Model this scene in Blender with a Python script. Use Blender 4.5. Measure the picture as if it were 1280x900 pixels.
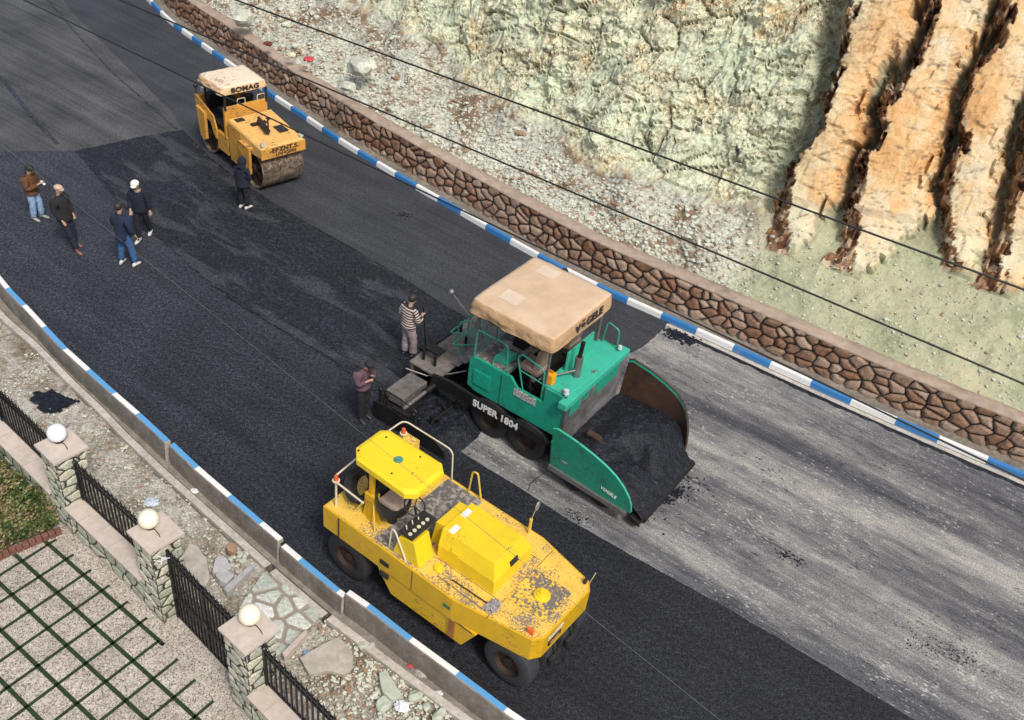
import bpy, bmesh, math, random
import numpy as np
from mathutils import Vector, Matrix, noise as mnoise
R = math.radians
random.seed(7); np.random.seed(7)
S = bpy.context.scene
for o in list(bpy.data.objects): bpy.data.objects.remove(o)
COL = S.collection
# ---------------------------------------------------------------- camera
FPX, PIT, ROL, H = 1222.0, R(38.5), R(8.0), 14.8
cd = bpy.data.cameras.new('camera'); cam = bpy.data.objects.new('camera', cd); COL.objects.link(cam)
cd.sensor_fit = 'HORIZONTAL'; cd.sensor_width = 36; cd.lens = FPX/1280*36; cd.clip_end = 500; cd.clip_start = .1
fw = Vector((0, math.cos(PIT), -math.sin(PIT))); up0 = Vector((0, math.sin(PIT), math.cos(PIT))); rt0 = Vector((1, 0, 0))
# pixel(x,y) -> x' = x cos r - y sin r ; y' = x sin r + y cos r  in unrolled frame
rt = rt0*math.cos(ROL) + up0*math.sin(ROL); upv = -rt0*math.sin(ROL) + up0*math.cos(ROL)
m = Matrix((rt, upv, -fw)).transposed().to_4x4(); m.translation = Vector((0, 0, H)); cam.matrix_world = m
S.camera = cam
# ---------------------------------------------------------------- world, sun, exposure
w = bpy.data.worlds.new('World'); S.world = w; w.use_nodes = True
nt = w.node_tree; bg = nt.nodes['Background']; sky = nt.nodes.new('ShaderNodeTexSky')
SUN_EL, SUN_AZ = R(54), R(148)          # azimuth measured from +Y towards +X
sky.sky_type = 'NISHITA'; sky.sun_disc = False; sky.sun_elevation = SUN_EL; sky.sun_rotation = SUN_AZ
sky.air_density = 1.0; sky.dust_density = 4.0; sky.ozone_density = 1.0
nt.links.new(sky.outputs[0], bg.inputs[0]); bg.inputs[1].default_value = 0.10
sl = bpy.data.lights.new('sun', 'SUN'); sl.energy = 1.9; sl.angle = R(13); sl.color = (1, .965, .9)
so = bpy.data.objects.new('sun', sl); COL.objects.link(so)
sd = Vector((math.sin(SUN_AZ)*math.cos(SUN_EL), math.cos(SUN_AZ)*math.cos(SUN_EL), math.sin(SUN_EL)))
so.rotation_euler = sd.to_track_quat('Z', 'Y').to_euler(); so.location = (0, 0, 40)
S.view_settings.view_transform = 'Standard'; S.view_settings.look = 'None'; S.view_settings.gamma = 1
S.view_settings.exposure = 0.5
S.render.engine = 'CYCLES'; S.render.resolution_x = 1024; S.render.resolution_y = 720

# ---------------------------------------------------------------- pixel -> world at height z, world -> pixel
def at(u, v, z=0.0):
    x = (u-640)/FPX; y = -(v-450)/FPX
    d = fw + rt*x + upv*y
    return Vector((0, 0, H)) + d*((z-H)/d.z)
def A2(pts, z=0.0): return [at(u, v, z).to_2d() for u, v in pts]
def projn(P):
    P = np.asarray(P, float) - np.array([0, 0, H]); d = P@np.array(fw)
    return np.stack([640+FPX*(P@np.array(rt))/d, 450-FPX*(P@np.array(upv))/d], -1)

# ---------------------------------------------------------------- tags, empties
def tag(o, label=None, cat=None, group=None, kind=None):
    if label: o['label'] = label
    if cat: o['category'] = cat
    if group: o['group'] = group
    if kind: o['kind'] = kind
    return o
def empty(name, loc=(0, 0, 0), rz=0, label=None, cat=None, group=None):
    o = bpy.data.objects.new(name, None); COL.objects.link(o); o.location = loc; o.rotation_euler = (0, 0, rz)
    o.empty_display_size = .2
    return tag(o, label, cat, group)

# ---------------------------------------------------------------- mesh builder
class MB:
    def __init__(s): s.v = []; s.f = []; s.mi = []; s.cur = 0
    def add(s, vs, fs):
        b = len(s.v); s.v += [tuple(x) for x in vs]
        for f in fs: s.f.append([b+i for i in f]); s.mi.append(s.cur)
        return s
    def box(s, lo, hi, rot=None, piv=None, taper=None):
        x0, y0, z0 = lo; x1, y1, z1 = hi
        vs = [Vector(p) for p in ((x0,y0,z0),(x1,y0,z0),(x1,y1,z0),(x0,y1,z0),(x0,y0,z1),(x1,y0,z1),(x1,y1,z1),(x0,y1,z1))]
        if taper:
            cx, cy = (x0+x1)/2, (y0+y1)/2
            for p in vs[4:]: p.x = cx+(p.x-cx)*taper[0]; p.y = cy+(p.y-cy)*taper[1]
        if rot is not None:
            c = Vector(piv) if piv is not None else Vector(((x0+x1)/2, (y0+y1)/2, (z0+z1)/2))
            M = rot if isinstance(rot, Matrix) else (Matrix.Rotation(rot[2],3,'Z')@Matrix.Rotation(rot[1],3,'Y')@Matrix.Rotation(rot[0],3,'X'))
            vs = [M@(p-c)+c for p in vs]
        return s.add(vs, [(0,3,2,1),(4,5,6,7),(0,1,5,4),(1,2,6,5),(2,3,7,6),(3,0,4,7)])
    def prism(s, poly, a, b, axis='y'):
        n = len(poly)
        mk = {'y': lambda p, t: (p[0], t, p[1]), 'z': lambda p, t: (p[0], p[1], t), 'x': lambda p, t: (t, p[0], p[1])}[axis]
        vs = [mk(p, a) for p in poly]+[mk(p, b) for p in poly]
        fs = [list(range(n)), list(range(2*n-1, n-1, -1))]
        fs += [(i, i+n, (i+1) % n+n, (i+1) % n) for i in range(n)]
        return s.add(vs, fs)
    def loft(s, rings, cap=True, closed=True):
        n = len(rings[0]); vs = [p for r in rings for p in r]; fs = []
        for k in range(len(rings)-1):
            for i in range(n if closed else n-1):
                j = (i+1) % n; fs.append((k*n+i, k*n+j, (k+1)*n+j, (k+1)*n+i))
        if cap: fs.append(list(range(n-1, -1, -1))); fs.append([(len(rings)-1)*n+i for i in range(n)])
        return s.add(vs, fs)
    def tube(s, pts, r, n=8, cap=True):
        pts = [Vector(p) for p in pts]; rings = []
        rr = r if isinstance(r, (list, tuple)) else [r]*len(pts)
        t0 = (pts[1]-pts[0]).normalized(); nrm = t0.orthogonal().normalized()
        for i, p in enumerate(pts):
            if i == 0: t = t0
            elif i == len(pts)-1: t = (pts[i]-pts[i-1]).normalized()
            else: t = ((pts[i+1]-p).normalized()+(p-pts[i-1]).normalized())
            t = t.normalized() if t.length > 1e-6 else t0
            nrm = (nrm - t*nrm.dot(t)).normalized(); bn = t.cross(nrm)
            rings.append([p+(nrm*math.cos(2*math.pi*k/n)+bn*math.sin(2*math.pi*k/n))*rr[i] for k in range(n)])
        return s.loft(rings, cap)
    def cyl(s, p0, p1, r0, r1=None, n=20): return s.tube([p0, p1], [r0, r1 if r1 is not None else r0], n)
    def lathe(s, prof, c=(0, 0, 0), axis='z', n=32, caps=False):
        rings = []
        for r, h in prof:
            ring = []
            for k in range(n):
                a = 2*math.pi*k/n; x, y = r*math.cos(a), r*math.sin(a)
                p = {'z': (x, y, h), 'y': (x, h, y), 'x': (h, x, y)}[axis]
                ring.append((p[0]+c[0], p[1]+c[1], p[2]+c[2]))
            rings.append(ring)
        return s.loft(rings, caps)
    def ball(s, c, r, n=10, sc=(1, 1, 1)):
        prof = [(math.sin(math.pi*k/n)*r, -math.cos(math.pi*k/n)*r) for k in range(n+1)]
        prof[0] = (1e-4, -r); prof[-1] = (1e-4, r); b = len(s.v)
        s.lathe(prof, (0, 0, 0), 'z', n*2)
        for i in range(b, len(s.v)):
            p = s.v[i]; s.v[i] = (p[0]*sc[0]+c[0], p[1]*sc[1]+c[1], p[2]*sc[2]+c[2])
        return s
    def build(s, name, mats, parent=None, smooth=False, bevel=0, auto=35):
        me = bpy.data.meshes.new(name); me.from_pydata(s.v, [], s.f)
        if not isinstance(mats, (list, tuple)): mats = [mats]
        for m_ in mats: me.materials.append(m_)
        me.polygons.foreach_set('material_index', s.mi)
        bm = bmesh.new(); bm.from_mesh(me); bmesh.ops.recalc_face_normals(bm, faces=bm.faces)
        if bevel:
            es = [e for e in bm.edges if len(e.link_faces) == 2 and e.calc_face_angle(0) > R(40)]
            bmesh.ops.bevel(bm, geom=es, offset=bevel, segments=2, profile=.6, affect='EDGES', clamp_overlap=True)
        if smooth:
            for f in bm.faces: f.smooth = True
            for e in bm.edges:
                if len(e.link_faces) == 2 and e.calc_face_angle(0) > R(auto): e.smooth = False
        bm.to_mesh(me); bm.free()
        o = bpy.data.objects.new(name, me); COL.objects.link(o)
        if parent: o.parent = parent
        return o
def rbend(pts, r=.08, k=4):
    """round the corners of a polyline"""
    P = [Vector(p) for p in pts]; out = [P[0]]
    for i in range(1, len(P)-1):
        a, b, c = P[i-1], P[i], P[i+1]
        d1 = (a-b); d2 = (c-b); q = min(r, d1.length*.45, d2.length*.45)
        p1 = b+d1.normalized()*q; p2 = b+d2.normalized()*q
        for j in range(k+1):
            t = j/k; out.append(p1*(1-t)**2 + b*2*t*(1-t) + p2*t*t)
    out.append(P[-1]); return out
def arrmesh(name, V, F, mats, parent=None, smooth=False, attrs=None, mi=None):
    me = bpy.data.meshes.new(name); me.from_pydata([tuple(x) for x in np.asarray(V)], [], [tuple(x) for x in F] if not isinstance(F, list) else F)
    for m_ in (mats if isinstance(mats, (list, tuple)) else [mats]): me.materials.append(m_)
    if smooth: me.polygons.foreach_set('use_smooth', [True]*len(me.polygons))
    if mi is not None: me.polygons.foreach_set('material_index', mi)
    if attrs:
        for k, a in attrs.items():
            at_ = me.color_attributes.new(k, 'FLOAT_COLOR', 'POINT')
            a = np.asarray(a, np.float32)
            if a.ndim == 1: a = np.stack([a, a, a, np.ones_like(a)], -1)
            elif a.shape[1] == 3: a = np.concatenate([a, np.ones((len(a), 1), np.float32)], 1)
            at_.data.foreach_set('color', a.ravel())
    me.update(); o = bpy.data.objects.new(name, me); COL.objects.link(o)
    if parent: o.parent = parent
    return o
def gridfaces(nr, nc):
    i = np.arange(nr-1)[:, None]*nc + np.arange(nc-1)[None, :]; i = i.ravel()
    return np.stack([i, i+1, i+nc+1, i+nc], -1)

# ---------------------------------------------------------------- materials
class NM:
    def __init__(s, name):
        s.m = bpy.data.materials.new(name); s.m.use_nodes = True; s.t = s.m.node_tree
        s.b = s.t.nodes['Principled BSDF']; s._c = {}
    def n(s, typ, **k):
        nd = s.t.nodes.new('ShaderNode'+typ)
        for a, v in k.items():
            if hasattr(nd, a): setattr(nd, a, v)
        return nd
    def l(s, a, b): s.t.links.new(a, b)
    def co(s, which='Object'):
        if which not in s._c:
            s._c[which] = s.n('NewGeometry').outputs['Position'] if which == 'World' else s.n('TexCoord').outputs[which]
        return s._c[which]
    def mapv(s, vec, sc=(1, 1, 1), rot=(0, 0, 0), loc=(0, 0, 0)):
        m_ = s.n('Mapping'); m_.vector_type = 'POINT'; s.l(vec, m_.inputs[0])
        m_.inputs['Scale'].default_value = sc; m_.inputs['Rotation'].default_value = rot; m_.inputs['Location'].default_value = loc
        return m_.outputs[0]
    def noise(s, vec, scale, det=3, rough=.55, dist=0):
        x = s.n('TexNoise'); s.l(vec, x.inputs['Vector']); x.inputs['Scale'].default_value = scale
        x.inputs['Detail'].default_value = det; x.inputs['Roughness'].default_value = rough; x.inputs['Distortion'].default_value = dist
        return x.outputs[0]
    def vor(s, vec, scale, feat='F1', out='Distance', rnd=1):
        x = s.n('TexVoronoi'); x.feature = feat; s.l(vec, x.inputs['Vector']); x.inputs['Scale'].default_value = scale
        x.inputs['Randomness'].default_value = rnd
        return x.outputs[out]
    def ramp(s, fac, stops, interp='LINEAR'):
        r = s.n('ValToRGB'); s.l(fac, r.inputs[0]); r.color_ramp.interpolation = interp
        e = r.color_ramp.elements
        while len(e) < len(stops): e.new(.5)
        for i, (p, c) in enumerate(stops):
            e[i].position = p
            if not isinstance(c, (tuple, list)): c = (c, c, c)
            e[i].color = (*c[:3], 1)
        return r.outputs[0]
    def mix(s, fac, a, b, mode='MIX'):
        x = s.n('MixRGB'); x.blend_type = mode
        for i, q in enumerate((fac, a, b)):
            if isinstance(q, (int, float)): x.inputs[i].default_value = q if i == 0 else (q, q, q, 1)
            elif isinstance(q, (tuple, list)): x.inputs[i].default_value = (*q[:3], 1)
            else: s.l(q, x.inputs[i])
        return x.outputs[0]
    def math(s, op, a, b=0.0, clamp=False):
        x = s.n('Math'); x.operation = op; x.use_clamp = clamp
        for i, q in enumerate((a, b)):
            if isinstance(q, (int, float)): x.inputs[i].default_value = q
            else: s.l(q, x.inputs[i])
        return x.outputs[0]
    def attr(s, name):
        x = s.n('Attribute'); x.attribute_name = name; return x
    def sep(s, v): x = s.n('SeparateXYZ'); s.l(v, x.inputs[0]); return x.outputs
    def bump(s, h, strength=.3, dist=.02, prev=None):
        b = s.n('Bump'); b.inputs['Strength'].default_value = strength; b.inputs['Distance'].default_value = dist
        s.l(h, b.inputs['Height'])
        if prev: s.l(prev, b.inputs['Normal'])
        return b.outputs[0]
    def out(s, col=None, rough=.6, metal=0, normal=None, spec=None):
        for k, q in (('Base Color', col), ('Roughness', rough), ('Metallic', metal)):
            if q is None: continue
            if isinstance(q, (int, float)): s.b.inputs[k].default_value = q
            elif isinstance(q, (tuple, list)): s.b.inputs[k].default_value = (*q[:3], 1)
            else: s.l(q, s.b.inputs[k])
        if normal: s.l(normal, s.b.inputs['Normal'])
        if spec is not None: s.b.inputs['Specular IOR Level'].default_value = spec
        return s.m
def paint(name, c, chip=(.12, .11, .11), amt=.35, sc=9, patch=1.2, dirt=.4, rough=.42, dirtc=None, rust=(.16, .055, .02)):
    """worn machine paint: tone drift, grime film, patchy chips with rusty rims"""
    M = NM(name); v = M.co('Object')
    big = M.noise(v, 1.7, 4, .6); col = M.mix(big, tuple(x*.86 for x in c), tuple(min(1, x*1.1) for x in c))
    dn = M.noise(v, 5, 5, .65); dm = M.ramp(dn, [(.45, 0), (.75, dirt)])
    col = M.mix(dm, col, dirtc or tuple(x*.42+.02 for x in c))
    sc_ = M.noise(M.mapv(v, (1, 1, 3)), sc, 6, .72); pm = M.noise(v, patch, 3, .6)
    t = M.math('ADD', M.math('MULTIPLY', sc_, 1.0), M.math('MULTIPLY', pm, .55))
    th = 1.12-amt*.45
    cm = M.ramp(t, [(max(0, min(.98, th-.36)), 0), (min(.99, th-.345), 1)]) if False else None
    d = M.math('SUBTRACT', t, .98-amt*.3)
    cm = M.ramp(M.math('MULTIPLY', d, 30, True), [(0, 0), (1, 1)])
    rm = M.ramp(M.math('MULTIPLY', M.math('ADD', d, .02), 30, True), [(0, 0), (1, 1)])
    col = M.mix(M.math('MULTIPLY', rm, .7), col, rust); col = M.mix(cm, col, chip)
    rg = M.math('ADD', M.math('MULTIPLY', cm, .3), M.math('ADD', M.math('MULTIPLY', dn, .25), rough-.1))
    return M.out(col, rg, 0, M.bump(M.math('SUBTRACT', M.noise(v, 60, 2), cm), .25, .004))
def plain(name, c, rough=.6, metal=0, var=.35, sc=12, bump=.2, bd=.006, c2=None, world=False):
    M = NM(name); v = M.co('World' if world else 'Object'); n1 = M.noise(v, sc, 5, .65); n2 = M.noise(v, sc*.17, 3)
    f = M.math('ADD', M.math('MULTIPLY', n1, .6), M.math('MULTIPLY', n2, .4))
    lo = c2 or tuple(x*(1-var) for x in c); hi = tuple(min(1, x*(1+var*.6)) for x in c)
    return M.out(M.ramp(f, [(.3, lo), (.7, hi)]), rough, metal, M.bump(n1, bump, bd))
# ================================================================ SETTING
# ---------------------------------------------------------------- asphalt family
RD = R(-31)      # the road's own direction in plan
def asphalt(name, c, grain=.55, gs=38, bumpd=.012, streak=.25, patches=None, rough=.66, clump=0, age=None):
    M = NM(name); w_ = M.co('World'); v = M.mapv(w_, rot=(0, 0, -RD))
    g1 = M.noise(w_, gs, 2, .7); g2 = M.noise(w_, gs*.4, 3, .7)
    st = M.noise(M.mapv(v, (.12, 1.6, 1)), 1.3, 4, .6); bl = M.noise(w_, .6, 3)
    f = M.math('ADD', M.math('MULTIPLY', g1, .6), M.math('MULTIPLY', g2, .4))
    col = M.ramp(f, [(.38, tuple(x*(1-grain) for x in c)), (.52, c), (.66, tuple(x*(1+grain*1.9) for x in c))])
    st3 = M.noise(M.mapv(v, (.10, 5.5, 1)), 1.2, 3, .6)
    s2 = M.math('ADD', M.math('ADD', M.math('MULTIPLY', st, .4), M.math('MULTIPLY', bl, .35)), M.math('MULTIPLY', st3, .25))
    col = M.mix(1, col, M.ramp(s2, [(.38, 1-streak*1.2), (.62, 1+streak*1.2)]), 'MULTIPLY')
    if age:      # the mat greys as it cools and is rolled, away from the paver
        t_ = M.math('ADD', M.sep(v)[0], M.math('MULTIPLY', M.math('SUBTRACT', M.noise(w_, .35, 3), .5), 7))
        q_ = M.n('MapRange'); M.l(t_, q_.inputs[0]); q_.inputs[1].default_value = age[0]; q_.inputs[2].default_value = age[1]; q_.inputs[3].default_value = age[2]; q_.inputs[4].default_value = 1
        gc = M.n('CombineColor'); [M.l(q_.outputs[0], gc.inputs[i]) for i in range(3)]; col = M.mix(1, col, gc.outputs[0], 'MULTIPLY')
    if patches:
        p = M.noise(M.mapv(v, (.35, 1.2, 1)), patches[0], 5, .62, .4)
        col = M.mix(M.ramp(p, [(patches[1]-.03, 0), (patches[1]+.04, 1)]), col, patches[2])
    if clump:
        vc = M.vor(w_, 34, 'F1', 'Color'); bwc = M.n('RGBToBW'); M.l(vc, bwc.inputs[0]); col = M.mix(1, col, M.ramp(bwc.outputs[0], [(.3, .72), (.6, 1.05), (.85, 1.9)]), 'MULTIPLY')
        g2 = M.math('ADD', g2, bwc.outputs[0])
    nb = M.bump(M.math('ADD', M.math('MULTIPLY', g1, .5), M.math('ADD', g2, M.math('MULTIPLY', M.noise(w_, gs*.13, 4), clump*.6))), .7, bumpd)
    return M.out(col, M.math('ADD', M.math('MULTIPLY', g2, .3), rough-.15), 0, nb, .4)
m_fresh = asphalt('fresh_compacted_asphalt', (.0152, .0166, .0208), 1.0, 30, .012, .28, age=(-25, -7, 2.7))
m_lane = asphalt('rolled_asphalt', (.042, .044, .050), .5, 34, .009, .25)
m_old = asphalt('older_asphalt', (.070, .070, .072), .5, 34, .009, .4)
m_loose = asphalt('loose_asphalt', (.0135, .0155, .0215), .8, 26, .022, .25, (1.1, .55, (.036, .039, .046)), .6, clump=1)
m_heap = asphalt('asphalt_mix', (.0070, .0090, .0150), 1.4, 26, .035, .1, None, .5, clump=1)
# milled surface: pale, brushed along the road, with dark tack-coat streaks and chalky crumbs
M = NM('milled_surface'); w_ = M.co('World'); v = M.mapv(w_, rot=(0, 0, -RD))
g = M.noise(w_, 34, 3, .75); s1 = M.noise(M.mapv(v, (.07, .72, 1), loc=(3.1, .4, 0)), 1.0, 5, .62); s2 = M.noise(M.mapv(v, (.35, 9, 1)), 1.6, 4, .7)
s3 = M.noise(M.mapv(v, (.9, 2.4, 1)), 1.8, 5, .7)
f = M.math('ADD', M.math('MULTIPLY', s1, .62), M.math('ADD', M.math('MULTIPLY', s2, .15), M.math('MULTIPLY', s3, .23)))
col = M.ramp(f, [(.38, (.052, .053, .062)), (.455, (.108, .108, .114)), (.52, (.20, .196, .190)), (.60, (.36, .345, .31))])
col = M.mix(1, col, M.ramp(g, [(.34, .42), (.5, 1), (.66, 1.5)]), 'MULTIPLY')
cr = M.noise(M.mapv(v, (3.5, 8, 1)), 2.2, 4, .75); pm = M.noise(w_, .5, 3)
col = M.mix(M.ramp(M.math('ADD', cr, M.math('MULTIPLY', pm, .35)), [(.785, 0), (.825, .75)]), col, (.52, .51, .47))
dk = M.noise(M.mapv(v, (2.2, 5, 1), loc=(9, 2, 0)), 2.4, 5, .75)
col = M.mix(M.ramp(M.math('ADD', dk, M.math('MULTIPLY', M.noise(w_, .45, 2), .4)), [(.83, 0), (.86, .85)]), col, (.03, .03, .035))
m_mill = M.out(col, .85, 0, M.bump(M.math('ADD', g, M.math('MULTIPLY', s2, 1.2)), .6, .012), .25)
m_conc = plain('concrete', (.36, .33, .29), .9, 0, .4, 9, .5, .01, (.17, .155, .135), True)
m_conc_l = plain('pale_concrete', (.52, .48, .42), .9, 0, .3, 14, .5, .01, (.27, .24, .205), True)
M = NM('drain_concrete'); w_ = M.co('World'); n = M.noise(w_, 3, 5, .7); n2 = M.noise(w_, 22, 4, .7); zz = M.sep(w_)[2]
col = M.ramp(M.math('ADD', M.math('MULTIPLY', n, .6), M.math('MULTIPLY', n2, .4)), [(.3, (.12, .105, .085)), (.5, (.24, .215, .18)), (.7, (.40, .37, .33))])
m_drain = M.out(col, .9, 0, M.bump(n2, .6, .015))
def kpaint(name, c):
    M = NM(name); w_ = M.co('World'); n = M.noise(w_, 26, 5, .75); n2 = M.noise(w_, 2, 3); ln = M.noise(w_, 5, 4, .7)
    t = M.math('ADD', n, M.math('MULTIPLY', n2, .5))
    col = M.mix(M.ramp(ln, [(.35, 0), (.8, .35)]), c, tuple(x*.6+.05 for x in c))
    col = M.mix(M.ramp(t, [(.90, 0), (.93, .8)]), col, (.34, .32, .29))
    return M.out(col, .55, 0, M.bump(n, .3, .004))
m_kwhite = kpaint('white_kerb_paint', (.80, .80, .77)); m_kblue = kpaint('blue_kerb_paint', (.035, .20, .48)); m_kblue2 = kpaint('light_blue_kerb_paint', (.10, .33, .62))

def sheet(name, poly, z, mat, depth=0.05, res=None):
    from mathutils.geometry import tessellate_polygon
    P = [(float(p[0]), float(p[1])) for p in poly]; n = len(P); T = tessellate_polygon([[Vector((*p, 0)) for p in P]])
    V = [(*p, z) for p in P]+[(*p, z-depth) for p in P]; F = [tuple(t) for t in T]
    F = [t if (P[t[1]][0]-P[t[0]][0])*(P[t[2]][1]-P[t[0]][1])-(P[t[1]][1]-P[t[0]][1])*(P[t[2]][0]-P[t[0]][0]) > 0 else t[::-1] for t in F]
    F += [(i, i+n, (i+1) % n+n, (i+1) % n) for i in range(n)]
    return tag(arrmesh(name, V, F, mat), kind='structure')
BIG = 120
def line_ext(P, a, b):
    P = [Vector(p) for p in P]
    return [P[0]+(P[0]-P[1]).normalized()*a]+P+[P[-1]+(P[-1]-P[-2]).normalized()*b]
mbg = MB().box((-BIG, -BIG, -3), (BIG, BIG, -1.2)); 
m_earth = plain('earth', (.30, .25, .19), .95, 0, .4, 3, .6, .03, (.14, .11, .08), True)
tag(mbg.build('ground', m_earth), kind='structure')

# right kerb line (top, road-side edge ~ 0.12 in front of its back edge), measured z=.15
KB = [(-16.15, 37.97), (-14.72, 36.24), (-13.23, 34.85), (-11.03, 32.78), (-9.15, 30.96), (-7.77, 29.77), (-6.45, 28.57), (-4.97, 27.38), (-3.48, 26.23), (-2.02, 25.15), (-.49, 23.97), (.95, 22.95), (2.3, 22.1), (3.78, 21.32), (4.69, 20.84), (5.61, 20.34), (6.49, 19.84), (7.45, 19.32), (8.35, 18.82), (9.34, 18.31), (10.26, 17.85), (11.27, 17.34), (11.99, 16.98)]
KB = [(-25.5, 51.0), (-21.5, 45.0), (-18.3, 40.8)]+KB+[(16, 14.95), (24, 10.9), (34, 5.8)]
def resample(P, step, smooth=0):
    P = np.array([tuple(p) for p in P], float); s = np.r_[0, np.cumsum(np.linalg.norm(np.diff(P, axis=0), axis=1))]
    n = int(s[-1]/step)+1; t = np.linspace(0, s[-1], n); Q = np.stack([np.interp(t, s, P[:, i]) for i in range(P.shape[1])], -1)
    if smooth:
        k = int(smooth/step); ker = np.ones(2*k+1)/(2*k+1)
        Qp = np.vstack([Q[0]-(Q[1]-Q[0])*np.arange(k, 0, -1)[:, None], Q, Q[-1]+(Q[-1]-Q[-2])*np.arange(1, k+1)[:, None]])
        Q = np.stack([np.convolve(Qp[:, i], ker, 'valid') for i in range(P.shape[1])], -1)
    return Q
def normals2(Q):   # left normal
    T = np.gradient(Q, axis=0); T /= np.linalg.norm(T, axis=1)[:, None]
    return np.stack([-T[:, 1], T[:, 0]], -1)
KQ = resample(KB, .1, .8); KN = normals2(KQ); KS = np.r_[0, np.cumsum(np.linalg.norm(np.diff(KQ, axis=0), axis=1))]
kpix = projn(np.c_[KQ, np.full(len(KQ), .15)])
def s_of_u(u): return float(np.interp(u, kpix[:, 0], KS))
bu = [37, 78, 113, 144, 175, 203, 220, 230, 242.7, 254.7, 268, 283, 299, 315, 331, 347, 366.5, 386.3, 405.6, 426.4, 450.2, 473.9, 496.5, 523, 550, 579, 610, 641, 675, 710, 748, 787, 829, 873, 919, 965, 1016, 1066, 1122, 1175, 1236]
bs = [s_of_u(u) for u in bu if s_of_u(u) > .2 and u > 200]; 
while bs[0] > 1.2: bs.insert(0, bs[0]-1.02)
while bs[-1] < KS[-1]-1.2: bs.append(bs[-1]+1.02)
# colour: the stretch that begins at u=829 is blue
kidx = min(range(len(bs)), key=lambda i: abs(bs[i]-s_of_u(829)))
def ribbon(name, Q, N, prof, mats, kind=True, sidx=None, S_=None, mi=None, closed=False, smooth=False, parent=None):
    """sweep a profile [(offset along N, z)] along Q"""
    V = np.concatenate([np.c_[Q+N*o_, np.full(len(Q), z_)][:, None, :] for o_, z_ in prof], 1)
    nr, nc = len(Q), len(prof); F = gridfaces(nr, nc)
    o = arrmesh(name, V.reshape(-1, 3), F, mats, parent, smooth)
    if mi is not None: o.data.polygons.foreach_set('material_index', mi(F, nc))
    return tag(o, kind='structure') if kind else o
# resample exactly on the stripe boundaries
sb = np.array(sorted(set([0]+bs+[KS[-1]]))); ss = np.unique(np.concatenate([np.linspace(a, b, 5) for a, b in zip(sb[:-1], sb[1:])]))
def kat(s_, Q=None): return np.stack([np.interp(s_, KS, (KQ if Q is None else Q)[:, i]) for i in (0, 1)], -1)
kq = kat(ss); kn = np.stack([np.interp(ss, KS, KN[:, i]) for i in (0, 1)], -1)
def kmi(F, nc):
    row = F[:, 0]//nc; colm = F[:, 0] % nc; sm = (ss[row]+ss[np.minimum(row+1, len(ss)-1)])/2
    par = (np.searchsorted(np.array(bs), sm, 'right')-1-kidx) % 2   # 0 = blue
    a = np.where(par == 0, 1, 0); a[colm >= 4] = 2; a[colm < 1] = 2; return a
# N points to the hill. road-side face is at negative offset
ribbon('kerb', kq, kn, [(-.14, -.2), (-.115, -.01), (-.10, .125), (-.085, .15), (.0, .152), (.035, .13), (.05, -.1)], [m_kwhite, m_kblue, m_conc], mi=kmi)
# concrete footing strip in front of the kerb, exposed where the road is milled
ribbon('kerb_footing', kq, kn, [(-.25, -.2), (-.24, -.035), (-.125, -.03)], [m_conc_l])
ribbon('gutter_ledge', KQ, KN, [(.04, .05), (.12, .10), (.25, .085), (.46, .13)], [plain('dusty_ledge', (.25, .22, .18), .95, 0, .45, 9, .6, .02, (.09, .075, .06), True)])

# ---------------------------------------------------------------- road sheets
kroad = [tuple(p) for p in (KQ-KN*.12)]
left_edge_px = [(0, 343.7), (15.8, 362.7), (39, 386), (61.2, 410.2), (86.5, 436.6), (116, 463), (147.8, 491.5), (179.4, 518.9), (212.7, 549.8), (251, 584), (290.5, 618), (331, 652.5), (355, 675), (381, 700), (426, 737), (464, 755), (516, 795.6), (575, 838.8), (636, 884.7), (660, 901)]
LE = A2(left_edge_px, .12)
# extend: far left bends gently with the road
LE = [LE[0]+Vector((-14, 17.5)), LE[0]+Vector((-6, 6.6)), LE[0]+Vector((-2.4, 2.45))]+LE+[LE[-1]+Vector((3, -1.75)), LE[-1]+Vector((22, -12.9))]
LQ = resample(LE, .15, .6); LN = normals2(LQ)      # N points to the road
lroad = [tuple(p) for p in (LQ-LN*.04)]
sheet('milled_road', lroad+kroad[::-1], -.06, m_mill, .1)
# left lane: compacted; boundary with the right half
seam_px = [(95, 188), (132.5, 232), (160, 262), (187, 285), (225, 320), (262, 352), (295, 377), (350, 411), (400, 440), (440, 468), (480, 497), (530, 535), (572, 562), (640, 604), (720, 655), (810, 705), (900, 755), (1020, 825), (1140, 898)]
SM = A2(seam_px, 0.0)
def sub(Q, lo, hi):   # piece of a polyline by pixel u range
    px = projn(np.c_[np.array(Q), np.zeros(len(Q))]); return [q for q, p in zip(Q, px) if lo <= p[0] <= hi]
seam_ext = [tuple(p) for p in SM]+[tuple(SM[-1]+(SM[-1]-SM[-2]).normalized()*k) for k in (6, 20)]
def wob(P, amp, step=.12, sc=2.2, seed=0):
    Q = resample(P, step); N = normals2(Q); d = np.array([mnoise.noise(Vector((q[0]*sc+seed, q[1]*sc, seed)))+.6*mnoise.noise(Vector((q[0]*sc*3.1+seed, q[1]*sc*3.1, seed))) for q in Q]); d[0] = d[-1] = 0
    return [tuple(p) for p in Q+N*(d*amp)[:, None]]
seamw = wob(seam_ext, .022, .1)
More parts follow.
